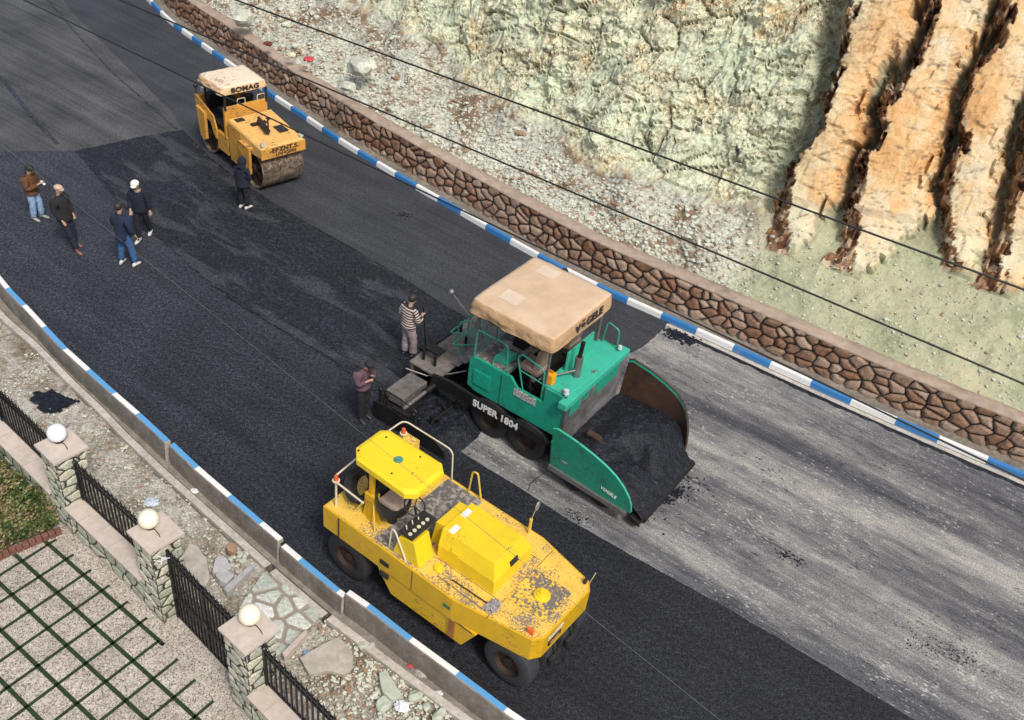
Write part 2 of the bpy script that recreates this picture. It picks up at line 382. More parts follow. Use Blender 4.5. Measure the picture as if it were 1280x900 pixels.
# lower boundary of the left lane with the older road: pixel (0,190)-(95,188)
J0 = at(-60, 196).to_2d(); J1 = at(0, 190).to_2d()
lq_lane = [q for q in lroad if q[1] < 26]; 
def clip_left(lo_y): return [q for q in lroad if q[1] < lo_y]
lane_left = clip_left(24.5)
sheet('fresh_asphalt', lane_left[::1]+[tuple(seamw[-1])]+seamw[::-1][1:]+[tuple(at(60, 184).to_2d()), tuple(J1), tuple(J0), (lane_left[0][0], lane_left[0][1]+.2)], 0.0, m_fresh, .07)
# older road top-left: everything beyond the joint
top_px = [(95, 188), (130, 181), (170, 172), (228, 162)]
TP = A2(top_px, 0.0)
old_left = [q for q in lroad if q[1] > 24.6]
kold = [q for q in kroad if q[1] > 20.9 and projn([[q[0], q[1], 0]])[0, 0] < 840]
# right compacted lane: between mat and kerb, from the far end to the milled edge at (830,405)-(790,440)
mat_r_px = [(228, 162), (262, 196), (300, 226), (340, 252), (392, 283), (445, 312), (500, 345), (545, 374), (585, 398), (640, 432), (700, 470), (760, 452), (795, 436)]
MR = A2(mat_r_px, 0.0)
ME = A2([(795, 436), (808, 428), (832, 407), (838, 398)], 0.0)
sheet('rolled_asphalt', [tuple(p) for p in TP]+[tuple(p) for p in MR[1:]]+[tuple(p) for p in wob(ME, .03, .05, 6)][1:]+[q for q in kold[::-1]]+[q for q in old_left[::1]]+[tuple(J0), tuple(J1)], -.004, m_lane, .055)
OLDP = [tuple(p) for p in wob(TP, .05)]+[tuple(p) for p in wob(A2([(228, 162), (215, 140), (150, 75), (95, 20), (30, -60), (-30, -130)], 0), .03)][1:]
sheet('older_road', OLDP+[(-24, 47), (-30, 42)]+[q for q in old_left[::1]]+[tuple(J0), tuple(J1)], .002, m_old, .02)
# loose mat laid by the paver: fine relief
mat_l = [q for q in seamw if projn([[q[0], q[1], 0]])[0, 0] < 548]
mat_l = [tuple(q) for q in (np.array(mat_l)+np.array([-.05, -.06]))]
mat_poly = [tuple(p) for p in wob(TP, .05)]+[tuple(p) for p in MR[1:9]]+[tuple(at(560, 470).to_2d()), tuple(at(560, 548).to_2d())]+mat_l[::-1]
def inside(P, poly):
    x, y = P[:, 0], P[:, 1]; c = np.zeros(len(P), bool); poly = np.array(poly)
    for (x0, y0), (x1, y1) in zip(poly, np.roll(poly, -1, 0)):
        if y0 == y1: continue
        t = (y > min(y0, y1)) & (y <= max(y0, y1)) & (x < (x1-x0)*(y-y0)/(y1-y0)+x0); c ^= t
    return c
def relief(name, poly, z, amp, mat, step=.07, sc=3.0, hfun=None, kind='structure', rotq=RD):
    P = np.array(poly); c_, s_ = math.cos(rotq), math.sin(rotq); L = np.stack([P[:, 0]*c_+P[:, 1]*s_, -P[:, 0]*s_+P[:, 1]*c_], -1)
    xs = np.arange(L[:, 0].min()-step, L[:, 0].max()+step, step); ys = np.arange(L[:, 1].min()-step, L[:, 1].max()+step, step)
    X, Y = np.meshgrid(xs, ys, indexing='ij'); G = np.stack([X*c_-Y*s_, X*s_+Y*c_], -1).reshape(-1, 2)
    ins = inside(G, poly)
    Z = np.full(len(G), z)
    idx = np.where(ins)[0]
    for i in idx:
        p = Vector((G[i, 0], G[i, 1], 0)); h = amp*(mnoise.noise(p*sc)*.5+mnoise.noise(p*sc*3.3)*.35+mnoise.noise(p*sc*8)*.3)
        if hfun: h += hfun(G[i])
        Z[i] = z+h
    F = gridfaces(len(xs), len(ys)); F = F[ins[F].all(1)]
    use = np.unique(F); re = -np.ones(len(G), int); re[use] = np.arange(len(use))
    o = arrmesh(name, np.c_[G, Z][use], re[F], mat, None, True); return tag(o, kind=kind)
relief('loose_asphalt_mat', mat_poly, .022, .018, m_loose, .08, 4.5)
# raised construction joints / ridges in the older surface
for nm_, px, wd, z_, mt in (('joint', [(0, 95), (18, 118), (38, 143), (58, 166), (72, 180)], .10, .008, m_fresh), ('joint', [(60, 0), (98, 45), (140, 90), (180, 125), (215, 157), (235, 170)], .055, .008, m_fresh), ('joint', [(215, 208), (250, 240), (285, 268)], .03, .03, m_fresh)):
    Q = resample(wob(A2(px, 0), .02, .2), .15); N = normals2(Q); ribbon('asphalt_joint', Q, N, [(-wd, z_-.012), (-wd*.4, z_+.006), (wd*.3, z_+.004), (wd, z_-.012)], [mt])

kk_ = [i for i in range(len(KQ)) if kpix[i, 0] > 846]
lipq = KQ[kk_[0]:]-KN[kk_[0]:]*.27; lipq = resample([tuple(p) for p in lipq], .05); lipn = normals2(lipq)
wv_ = np.array([mnoise.noise(Vector((q[0]*3, q[1]*3, 1)))*.06+mnoise.noise(Vector((q[0]*12, q[1]*12, 1)))*.035 for q in lipq])
V_ = [(q[0]+n[0]*(o_+(w__ if k in (0, 1) else w__*.3)), q[1]+n[1]*(o_+(w__ if k in (0, 1) else w__*.3)), z_) for q, n, w__ in zip(lipq, lipn, wv_) for k, (o_, z_) in enumerate(((-.09, -.064), (-.05, -.040), (.01, -.032), (.04, -.05)))]
tag(arrmesh('asphalt_lip', V_, gridfaces(len(lipq), 4), m_heap, None, True), kind='structure')
# ---------------------------------------------------------------- left kerb segments, drain
SEG = [([(-60, 275), (-28, 311), (0, 343.7), (15.8, 362.7), (39, 386), (61.2, 410.2), (86.5, 436.6), (116, 463), (147.8, 491.5), (179.4, 518.9), (212.7, 549.8)], [-49, -33, -16, 13, 34, 59, 86, 114, 146, 175], 1, .12),
       ([(218.3, 553), (251, 584), (290.5, 618), (331, 652.5), (354, 672)], [250, 288.5, 330.5], 1, .11),
       ([(357.5, 679), (381, 699), (426, 736), (434, 742)], [379.5, 425], 0, .05),
       ([(438, 737), (464, 755), (516, 795.6), (575, 838.8), (636, 884.7), (660, 901), (740, 960), (850, 1040)], [462, 515, 574, 635, 700, 770], 0, .16)]
for px, cuts, first, zt in SEG:
    Q = resample(A2(px, zt), .08, 0.0); N = normals2(Q); pu = projn(np.c_[Q, np.full(len(Q), zt)])[:, 0]
    def lmi(F, nc, pu=pu, cuts=cuts, first=first):
        row = F[:, 0]//nc; c_ = F[:, 0] % nc; um = (pu[row]+pu[np.minimum(row+1, len(pu)-1)])/2
        k = (np.searchsorted(np.array(cuts), um)+first) % 2; a = np.where(k == 1, 1, 0); a[(c_ >= 3)] = 2; a[c_ < 1] = 0; return a
    V = [(0.0, -.08), (0.0, zt-.01), (-.012, zt), (-.118, zt), (-.135, zt-.02), (-.15, -.15), (-.17, -.50)]
    o = ribbon('kerb', Q, N, V, [m_kwhite, m_kblue2, m_drain], mi=lmi)
    # close the ends
    for e in (0, -1):
        pts = [tuple(Q[e]+N[e]*a)+(b,) for a, b in V]; k = len(o.data.vertices)
        mb = MB(); mb.add(pts+[tuple(Q[e]+N[e]*0)+(-.5,)], [list(range(len(pts)+1))]); q_ = mb.build('kerb_end', m_conc_l, o)
outer = [(0, 398), (40, 432), (84, 478), (124, 516), (147, 541), (195, 587), (259, 645), (333, 711), (405, 773), (500, 845), (575, 900)]
OQ = A2(outer, -.12); OQ = [OQ[0]+Vector((-9, 9.2)), OQ[0]+Vector((-3, 2.8))]+OQ+[OQ[-1]+Vector((8, -4.8))]
OQ = resample(OQ, .12, .3); ON = normals2(OQ)
ribbon('drain_channel', OQ, ON, [(.16, -.13), (.165, -.34), (.24, -.40), (.42, -.42), (.62, -.40), (.75, -.33)], [m_drain])
for a_, b_, z_ in ((0, 334, -.12), (335, 404, -.16), (405, 2000, -.10)):
    pu = projn(np.c_[OQ, np.full(len(OQ), -.12)])[:, 0]; k = (pu >= (a_ if a_ else -9e9)) & (pu <= b_)
    if k.sum() < 2: continue
    ribbon('drain_edge', OQ[k], ON[k], [(-.01, -.6), (0, z_-.01), (.012, z_), (.14, z_), (.15, z_-.012), (.16, -.6)], [m_conc_l])
# ================================================================ STONEWORK
def h2(i, j, k=0):
    x = np.sin(i*127.1+j*311.7+k*74.7)*43758.5453; return x-np.floor(x)
def voro(U, V, cu, cv, jit=.8, k=0, wrap=None):
    """jittered-grid Voronoi. returns edge distance (in cells), cell random, offsets to the seed"""
    u = U/cu; v = V/cv; iu = np.floor(u); iv = np.floor(v); best = np.full(u.shape, 9.); sec = np.full(u.shape, 9.)
    bx = np.zeros(u.shape); by = np.zeros(u.shape); bi = np.zeros(u.shape); sx = np.zeros(u.shape); sy = np.zeros(u.shape); pts = []
    for di in (-2, -1, 0, 1, 2):
        for dj in (-2, -1, 0, 1, 2):
            a, b = iu+di, iv+dj; aw = np.mod(a, wrap) if wrap else a
            px = a+.5+(h2(aw, b, k)-.5)*jit+.5*(np.mod(b, 2)-.5)*.9; py = b+.5+(h2(aw, b, k+5)-.5)*jit*.8
            pts.append((px, py, h2(aw, b, k+9)))
    for px, py, r in pts:
        d = (px-u)**2+(py-v)**2; c = d < best
        best = np.where(c, d, best); bx = np.where(c, px, bx); by = np.where(c, py, by); bi = np.where(c, r, bi)
    ed = np.full(u.shape, 9.)
    for px, py, r in pts:
        dx, dy = px-bx, py-by; L = np.sqrt(dx*dx+dy*dy); ok = L > 1e-6; Ls = np.where(ok, L, 1)
        e = (((px+bx)/2-u)*dx+((py+by)/2-v)*dy)/Ls; ed = np.where(ok & (e < ed), e, ed)
    return ed, bi, bx-u, by-v
def stonemat(name, c1, c2, c3, joint, jw=.09):
    M = NM(name); a = M.attr('stone'); sp = M.n('SeparateColor'); M.l(a.outputs['Color'], sp.inputs[0]); w_ = M.co('World')
    n = M.noise(w_, 14, 5, .7); n2 = M.noise(w_, 45, 3, .7)
    col = M.ramp(sp.outputs[0], [(.0, c1), (.5, c2), (1, c3)]); col = M.mix(1, col, M.ramp(n, [(.3, .6), (.5, 1), (.7, 1.4)]), 'MULTIPLY')
    col = M.mix(M.ramp(M.math('ADD', n2, M.math('MULTIPLY', sp.outputs[0], .15)), [(.60, 0), (.72, .5)]), col, tuple(min(1, x*1.9+.1) for x in c2))
    e = M.math('ADD', sp.outputs[1], M.math('MULTIPLY', M.math('SUBTRACT', n2, .5), .08))
    jm = M.ramp(e, [(jw*.75, 1), (jw*1.15, 0)]); col = M.mix(jm, col, joint)
    dm = M.ramp(sp.outputs[2], [(.0, .75), (.22, 0)]); col = M.mix(M.math('MULTIPLY', dm, M.ramp(n, [(.3, .4), (.6, 1)])), col, (.20, .175, .14))
    return M.out(col, .85, 0, M.bump(M.math('ADD', n, n2), .7, .02), .3)
def stone_ribbon(name, Q, z0, z1, cu, cv, depth, mat, parent=None, step=.025, side=1, jit=.8, k=0, jw=.09, closed=False, lean=0):
    Q = resample(Q, step); N = normals2(Q)*side
    if closed: Q = np.vstack([Q]); 
    n, nv = len(Q), max(3, int((z1-z0)/step)+1)
    s = np.arange(n)*step; zz = np.linspace(z0, z1, nv); U, V = np.meshgrid(s, zz, indexing='ij')
    ed, rnd, ox, oy = voro(U+.15*cu*np.sin(V*9), V, cu, cv, jit, k)
    r2 = np.clip((ed-jw*.5)/.22, 0, 1); hgt = r2*r2*(3-2*r2)
    tilt = (np.mod(rnd*17.3, 1)-.5)*ox*.5+(np.mod(rnd*31.7, 1)-.5)*oy*.5
    D = depth*(hgt*(.75+.5*np.mod(rnd*7.7, 1))+hgt*tilt)
    Dn = D[..., None]*N[:, None, :]+((z1-zz)*lean)[None, :, None]*N[:, None, :]
    P = np.concatenate([Q[:, None, :]+Dn, V[..., None]], -1)
    A = np.stack([rnd, ed, (V-z0)/(z1-z0)], -1)
    return arrmesh(name, P.reshape(-1, 3), gridfaces(n, nv), mat, parent, True, {'stone': A.reshape(-1, 3)})

# ---------------------------------------------------------------- retaining wall behind the right kerb
m_redstone = stonemat('brown_field_stone', (.23, .115, .065), (.27, .165, .105), (.35, .26, .19), (.026, .021, .018), .065)
m_cap = plain('wall_capping', (.42, .325, .255), .92, 0, .3, 5, .6, .015, (.22, .165, .12), True)
WT, WH = .45, 1.08
wallr = empty('retaining_wall', (float(KQ[len(KQ)//2][0]), float(KQ[len(KQ)//2][1]), 0), 0, 'long low retaining wall of brown field stone with dark joints and a pale concrete capping at the foot of the rock slope', 'wall')
def rel(o, root):
    """child given in world coordinates under an unrotated root"""
    o.parent = root; o.location = (-root.location.x, -root.location.y, -root.location.z); return o
WF = KQ+KN*.42
rel(stone_ribbon('stone_face', [tuple(p) for p in WF], .06, WH, .37, .275, .06, m_redstone, None, .028, -1, .95, 3, .065, lean=.04), wallr)
q2 = resample([tuple(p) for p in WF], .2); n2_ = normals2(q2)
wj = np.array([mnoise.noise(Vector((a[0]*.8, a[1]*.8, 2)))*.05+mnoise.noise(Vector((a[0]*4, a[1]*4, 2)))*.02 for a in q2])
V = []
prof = [(-.02, WH-.06), (-.045, WH-.015), (-.02, WH+.02), (.2, WH+.03), (.40, WH+.015), (WT, WH-.06), (WT+.03, .6)]
for i, q in enumerate(q2):
    for o_, z_ in prof: e = wj[i] if o_ > .3 else wj[i]*.35; V.append((q[0]+n2_[i][0]*(o_+e), q[1]+n2_[i][1]*(o_+e), z_+wj[i]*.3))
rel(arrmesh('capping', V, gridfaces(len(q2), len(prof)), m_cap, None, True), wallr)

# ---------------------------------------------------------------- rock slope
DS = .062
BASE = resample([tuple(p) for p in (WF+KN*(WT-.05))], DS, 1.2); BN = normals2(BASE)
bp = projn(np.c_[BASE, np.full(len(BASE), 1.)])[:, 0]
keep = (BASE[:, 1] < 44.5) & (BASE[:, 0] < 25); BASE = BASE[keep]; BN = BN[keep]; bu_ = bp[keep]
# scree width measured along the ground, per picture column
lsc = np.interp(bu_, [180, 330, 450, 560, 700, 850, 950, 1050, 1150, 1280, 1500], [2.4, 2.6, 2.8, 2.1, 1.5, 1.8, 2.6, 3.1, 3.5, 3.9, 4.2])
lsc = lsc+np.array([.55*mnoise.noise(Vector((i*DS*.45, 3.3, 0)))+.25*mnoise.noise(Vector((i*DS*1.7, 1.3, 0))) for i in range(len(lsc))])
kk = 8; lsc = np.convolve(np.pad(lsc, kk, 'edge'), np.ones(2*kk+1)/(2*kk+1), 'valid')
tq = np.concatenate([np.linspace(0, 11.5, 190), np.linspace(11.58, 17, 50)]); ns_, nq = len(BASE), len(tq)
a1, a2 = R(29), R(58)
P0 = np.zeros((ns_, nq, 3)); NRM = np.zeros((ns_, nq, 3))
scl = lsc/math.cos(a1)      # scree arc length
for i in range(ns_):
    ang = a1+(a2-a1)/(1+np.exp(-(tq-scl[i])/.38)); dq = np.gradient(tq)
    d = np.concatenate([[0], np.cumsum(np.cos((ang[1:]+ang[:-1])/2)*np.diff(tq))]); z = .98+np.concatenate([[0], np.cumsum(np.sin((ang[1:]+ang[:-1])/2)*np.diff(tq))])
    P0[i, :, :2] = BASE[i]+BN[i]*d[:, None]; P0[i, :, 2] = z
    NRM[i, :, 0] = -BN[i][0]*np.sin(ang); NRM[i, :, 1] = -BN[i][1]*np.sin(ang); NRM[i, :, 2] = np.cos(ang)
PX = projn(P0.reshape(-1, 3)).reshape(ns_, nq, 2)
SG = np.arange(ns_)*DS
def to_sq(px):
    out_ = []
    for u, v in px:
        k = np.argmin(((PX-np.array([u, v]))**2).sum(-1)); i, j = divmod(k, nq); out_.append((SG[i], tq[j]))
    return out_
EDG = [[(980, 318), (990, 240), (1013, 200), (1040, 160), (1046, 120), (1058, 70), (1070, 25), (1082, -30), (1090, -120)],
       [(1060, 342), (1078, 260), (1085, 215), (1108, 170), (1113, 140), (1140, 95), (1160, 70), (1167, 40), (1185, -30), (1200, -120)],
       [(1200, 342), (1190, 250), (1203, 190), (1213, 140), (1224, 95), (1248, 62), (1268, 10), (1290, -60), (1310, -140)],
       [(1246, 366), (1262, 290), (1276, 230), (1292, 170), (1320, 80), (1350, 0)]]
ES = []
for e in EDG:
    q = np.array(to_sq(e)); o_ = np.argsort(q[:, 1]); ES.append(q[o_])
Tq = np.broadcast_to(tq[None, :], (ns_, nq)); Sg = np.broadcast_to(SG[:, None], (ns_, nq)); SCL = np.broadcast_to(scl[:, None], (ns_, nq))
cliff = 1/(1+np.exp(-(Tq-SCL-.1)/.28))
def nz(P, sc, seed=0): return np.array([mnoise.noise(Vector((p[0]*sc+seed, p[1]*sc, p[2]*sc))) for p in P.reshape(-1, 3)]).reshape(P.shape[:-1])
def ridged(P, sc, seed=0): return 1-np.abs(nz(P, sc, seed))*2
n_lo = nz(P0, .35, 3); n_m = nz(P0, 1.0, 7); n_h = nz(P0, 2.6, 1); n_f = nz(P0, 7.0, 5); n_w = nz(P0, 1.7, 21)
# blocky facets in the cliff face: voronoi in (s, q), sheared so that the breaks lean
def facets(U, V, cu, cv, k, off, tl, sharp=1.0):
    ed, r, ox, oy = voro(U, V, cu, cv, .98, k)
    return ed, (r-.5)*off+((np.mod(r*13.7, 1)-.5)*ox+(np.mod(r*29.1, 1)-.30)*oy)*tl, r
wa = nz(P0, .8, 40)*.35; wb = nz(P0, .8, 60)*.35
U0 = Sg*.94+Tq*.34+wa; V0 = Tq*.94-Sg*.34+wb            # breaks lean like the bedding
e0, f0, r0 = facets(U0, V0, 1.25, .80, 1, .34, .42)
e1, f1, r1 = facets(U0*.9+V0*.3+n_h*.06, V0*.95-U0*.25+n_h*.06, .50, .30, 2, .17, .24)
e2, f2, r2_ = facets(U0+V0*.5+n_f*.02, V0-U0*.35+n_f*.02, .22, .135, 8, .075, .105)
crk = np.clip(n_w*2.6+.30, 0, 1)
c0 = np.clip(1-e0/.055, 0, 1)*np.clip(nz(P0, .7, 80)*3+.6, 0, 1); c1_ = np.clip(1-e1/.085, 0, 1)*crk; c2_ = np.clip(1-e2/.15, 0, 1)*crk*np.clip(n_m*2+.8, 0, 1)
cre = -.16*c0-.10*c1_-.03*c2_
calm = np.clip(nz(P0, .5, 90)*2.2+.85, .45, 1.1)
sm3 = lambda e, w__: (lambda t: t*t*(3-2*t))(np.clip(e/w__, 0, 1))
rough = (f0*.8*sm3(e0, .34)+f1*.95*calm*(.15+.85*sm3(e1, .2))+f2*calm*1.15)+cre
plate = np.zeros((ns_, nq)); pmask = np.zeros((ns_, nq)); emask = np.zeros((ns_, nq))
eb, fb, rb = facets(Sg+n_f*.02, Tq+Sg*.2, .24, .42, 21, .30, .30)
eb2, fb2, rb2 = facets(Sg, Tq+Sg*.2, .11, .20, 23, .12, .12)
RW = .34
for k, q in enumerate(ES):
    es = np.interp(Tq, q[:, 1], q[:, 0]); q0 = q[0, 1]; h = Tq-q0
    RW = .26+.14*np.clip(n_m*2, -.6, 1)+(.42 if k != 2 else .22)*np.exp(-np.clip(h, 0, 9)/1.1)
    x = Sg-es+(rb-.5)*.26+(rb2-.5)*.10
    nx = np.interp(Tq, ES[k+1][:, 1], ES[k+1][:, 0])-es if k+1 < len(ES) else np.full(Tq.shape, 7.)
    up_ = np.clip(h/.35+.3, 0, 1)
    wdt = np.maximum(np.minimum(nx-RW-.24, .25+(.62 if k else .45)*np.clip(h, 0, 20)+.12*n_m), .08)
    amp = (.34+.15*np.clip(h, 0, 3.6))*up_
    slab = amp*(1-.42*np.clip(x/np.maximum(nx, .5), 0, 1))
    fall = 1-np.clip((x-wdt)/.20, 0, 1); fall = fall*fall*(3-2*fall)
    t = np.clip((x+RW)/RW, 0, 1); steps = np.floor(t*4+rb)/4; t = np.clip(steps*.75+t*.25, 0, 1)
    val = np.where(x > 0, slab*fall, amp*t+fb*.35*(x < 0)+fb2*.4)
    sel = (x > -RW) & (h > -.05)
    plate = np.where(sel, val, plate); emask = np.where(sel, 0, emask)
    pmask = np.where(sel, np.where(x > -.02, np.clip(fall*1.4-.2, 0, 1), 0)*up_, pmask)
    emask = np.where(sel & (x < .03+.10*(rb2-.3)) & (h > -.05), 1.0, emask)
    groove = np.exp(-((x+RW+.14)/.24)**2)*np.clip(h/1.5-.3, 0, 1); plate -= groove*.50
rightt = np.clip(1/(1+np.exp(-(Sg-(ES[0][0, 0]-.9))/.30)), 0, 1)
rmask = cliff*np.clip(1-rightt*.93+0*emask, 0, 1)
disp = .40*n_lo*np.clip(Tq/3, 0, 1)*(1-.75*rightt)+.14*n_m*(1-.9*rightt)+rough*rmask+n_f*.012+plate*np.maximum(np.clip(cliff*1.3, 0, 1), .8*rightt*np.clip(Tq/1.2-.6, 0, 1))
sl_cr = (np.clip(1-e0/.022, 0, 1)*.8+np.clip(1-e1/.03, 0, 1)*.35*np.clip(n_w*3, 0, 1))*pmask
disp += -.02*sl_cr
disp += (1-cliff)*(.07*n_h+.05*np.abs(n_f)*(1-.4*rightt)+.10*n_m)*np.clip(Tq/.4, 0, 1)
P1 = P0+NRM*disp[..., None]
edge_soft = np.clip(Tq/.35, 0, 1)[..., None]; P1 = P0*(1-edge_soft)+P1*edge_soft
A = np.stack([np.clip(cliff+.35*n_h*(cliff > .02)*(cliff < .98), 0, 1), np.clip(pmask, 0, 1)*rightt, np.clip(emask, 0, 1)*np.clip(rightt*1.5, 0, 1)], -1)
B = np.stack([np.clip(np.clip(c0+c1_*.9+c2_*.6, 0, 1)*rmask+sl_cr*1.2*rightt, 0, 1), rightt, np.clip(1-Tq/np.maximum(SCL, .1), 0, 1)], -1)
M = NM('rock_slope'); w_ = M.co('World'); a = M.attr('maskA'); b = M.attr('maskB')
sa = M.n('SeparateColor'); M.l(a.outputs['Color'], sa.inputs[0]); sb_ = M.n('SeparateColor'); M.l(b.outputs['Color'], sb_.inputs[0])
cl, pl_, em = sa.outputs[0], sa.outputs[1], sa.outputs[2]; cv_, rg_, sc_ = sb_.outputs[0], sb_.outputs[1], sb_.outputs[2]
n1 = M.noise(w_, .55, 5, .6); n2 = M.noise(w_, 2.4, 6, .68, .6); n3 = M.noise(w_, 9, 5, .72); n4 = M.noise(w_, 30, 3, .7); lo = M.noise(M.mapv(w_, loc=(7, 1, 4)), .38, 3, .5)
rock = M.ramp(M.math('ADD', M.math('MULTIPLY', n1, .5), M.math('MULTIPLY', n2, .5)), [(.34, (.52, .58, .42)), (.45, (.62, .67, .48)), (.54, (.72, .71, .50)), (.61, (.70, .58, .34)), (.68, (.48, .30, .14))])
st_ = M.ramp(M.math('ADD', n3, M.math('MULTIPLY', n1, .35)), [(.74, 0), (.86, .55)]); rock = M.mix(st_, rock, (.42, .24, .10))
# chipped texture: small dark breaks
vd = M.vor(M.mapv(M.mix(.12, w_, M.n('TexNoise').outputs[1]), (1, 1, 1)), 3.6, 'DISTANCE_TO_EDGE'); 
orange = M.ramp(M.math('ADD', M.math('MULTIPLY', lo, .7), M.math('MULTIPLY', n2, .3)), [(.38, (.62, .58, .40)), (.46, (.70, .57, .37)), (.51, (.70, .48, .25)), (.57, (.66, .38, .16)), (.66, (.42, .22, .11))])
green = M.ramp(M.math('ADD', M.math('MULTIPLY', n1, .6), M.math('MULTIPLY', n3, .4)), [(.35, (.20, .20, .12)), (.5, (.33, .33, .21)), (.65, (.44, .40, .26))])
smooth_ = M.mix(pl_, green, orange)
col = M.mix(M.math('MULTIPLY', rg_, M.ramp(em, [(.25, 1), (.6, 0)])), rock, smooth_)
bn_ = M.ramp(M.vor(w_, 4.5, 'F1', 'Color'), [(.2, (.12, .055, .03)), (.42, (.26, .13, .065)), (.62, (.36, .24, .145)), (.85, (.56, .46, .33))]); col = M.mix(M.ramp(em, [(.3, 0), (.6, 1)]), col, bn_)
scree = M.ramp(M.math('ADD', M.math('MULTIPLY', n3, .6), M.math('MULTIPLY', n2, .4)), [(.33, (.17, .14, .10)), (.43, (.36, .34, .28)), (.52, (.55, .56, .46)), (.66, (.74, .75, .66))])
scree_r = M.ramp(M.math('ADD', M.math('MULTIPLY', n1, .55), M.math('MULTIPLY', n3, .45)), [(.34, (.22, .22, .13)), (.44, (.32, .335, .21)), (.54, (.40, .40, .26)), (.66, (.50, .43, .27))])
soil = M.ramp(M.math('ADD', n2, M.math('MULTIPLY', n1, .6)), [(.78, 0), (.90, .95)])
scree = M.mix(M.math('MULTIPLY', soil, M.math('SUBTRACT', 1, rg_)), scree, (.20, .13, .075))
scr = M.mix(rg_, scree, scree_r)
col = M.mix(M.math('MAXIMUM', M.ramp(cl, [(.3, 0), (.7, 1)]), M.math('MAXIMUM', M.ramp(pl_, [(.35, 0), (.6, 1)]), M.ramp(em, [(.3, 0), (.6, 1)]))), scr, col)
wv = M.mapv(w_, (1, 1, .62), rot=(.3, .2, 0)); c1 = M.noise(wv, 2.6, 5, .62, .5); c2 = M.noise(wv, 5.2, 4, .6, .7); msk = M.noise(w_, 1.1, 3, .6)
k1 = M.ramp(M.math('ABSOLUTE', M.math('SUBTRACT', c1, .5)), [(.005, 1), (.016, 0)]); k2 = M.ramp(M.math('ABSOLUTE', M.math('SUBTRACT', c2, .5)), [(.007, 1), (.022, 0)])
kk_ = M.math('MULTIPLY', M.math('MAXIMUM', k1, k2), M.ramp(msk, [(.38, .15), (.55, .95)])); kk_ = M.math('MULTIPLY', kk_, M.math('MULTIPLY', cl, M.math('SUBTRACT', 1, M.math('MULTIPLY', rg_, .75))))
col = M.mix(M.math('MULTIPLY', kk_, .85), col, (.09, .055, .03))
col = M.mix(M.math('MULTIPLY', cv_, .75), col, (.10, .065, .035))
col = M.mix(1, col, M.ramp(n4, [(.32, .80), (.5, 1), (.7, 1.1)]), 'MULTIPLY')
sm_ = M.math('SUBTRACT', 1, M.math('MULTIPLY', rg_, .8)); vx = M.mapv(w_, (1, 1, .7), rot=(.5, .3, .2)); vb = M.vor(vx, 9, 'F1', 'Distance'); nb = M.bump(M.math('MULTIPLY', vb, sm_), .55, .06); nb = M.bump(M.math('MULTIPLY', n3, sm_), .45, .04, nb); nb = M.bump(n4, .25, .01, nb)
m_rock = M.out(col, .92, 0, nb, .2)
# outer skirt so the slope carries on beyond the frame
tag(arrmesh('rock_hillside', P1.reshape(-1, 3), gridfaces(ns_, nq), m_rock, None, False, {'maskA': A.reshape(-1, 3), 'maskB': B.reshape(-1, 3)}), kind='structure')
top = P1[:, -1, :]; TV = []
for k, (dd, dz) in enumerate(((0, 0), (4, 3), (12, 6), (40, 10))):
    TV.append(np.c_[top[:, :2]+BN*dd, top[:, 2]+dz])
tag(arrmesh('hill_top', np.stack(TV, 1).reshape(-1, 3), gridfaces(ns_, 4), m_earth, None, True), kind='structure')

# loose stones lying on the scree: many small faceted ones (uncountable) as one object
m_rubble = plain('pale_rubble', (.58, .60, .50), .92, 0, .35, 6, .6, .02, (.30, .29, .23), True)
m_rub_br = plain('brown_rubble', (.36, .24, .15), .92, 0, .35, 6, .6, .02, (.17, .11, .07), True)
ICO = None
def rock_verts(c, r, seed, squash=.7):
    global ICO
    if ICO is None:
        bm = bmesh.new(); bmesh.ops.create_icosphere(bm, subdivisions=1, radius=1); ICO = ([v.co.copy() for v in bm.verts], [[v.index for v in f.verts] for f in bm.faces]); bm.free()
    rnd = random.Random(seed); M3 = Matrix.Rotation(rnd.uniform(0, 6.3), 3, 'Z')@Matrix.Rotation(rnd.uniform(-.5, .5), 3, 'X')
    sc = Vector((r*rnd.uniform(.75, 1.3), r*rnd.uniform(.6, 1.), r*squash*rnd.uniform(.6, 1)))
    return [M3@Vector((v.x*sc.x*rnd.uniform(.72, 1.12), v.y*sc.y*rnd.uniform(.72, 1.12), v.z*sc.z*rnd.uniform(.72, 1.12)))+Vector(c) for v in ICO[0]], ICO[1]
mb = MB(); rn = random.Random(4)
for k in range(12000):
    i = rn.randrange(4, ns_-4); 
    if bu_[i] < 150 or bu_[i] > 1330: continue
    rw = rightt[i, 20]
    if rn.random() < rw*.45: continue
    q = rn.betavariate(1.1, 1.5)*scl[i]*1.12; j = min(nq-2, int(q/tq[-1]*(nq-1))); p = P1[i, j]
    r = rn.choice([.03, .04, .05, .05, .07, .09])*(1 if rw < .5 else .55)
    if rn.random() < .02: r *= 1.9
    mb.cur = 0 if rn.random() < .86 else 1
    mb.add(*rock_verts((p[0]+rn.uniform(-.04, .04), p[1]+rn.uniform(-.04, .04), p[2]+r*.15), r, k))
tag(mb.build('scree_rubble', [m_rubble, m_rub_br]), 'loose pale rubble scattered over the slope above the stone wall', 'rubble', kind='stuff')
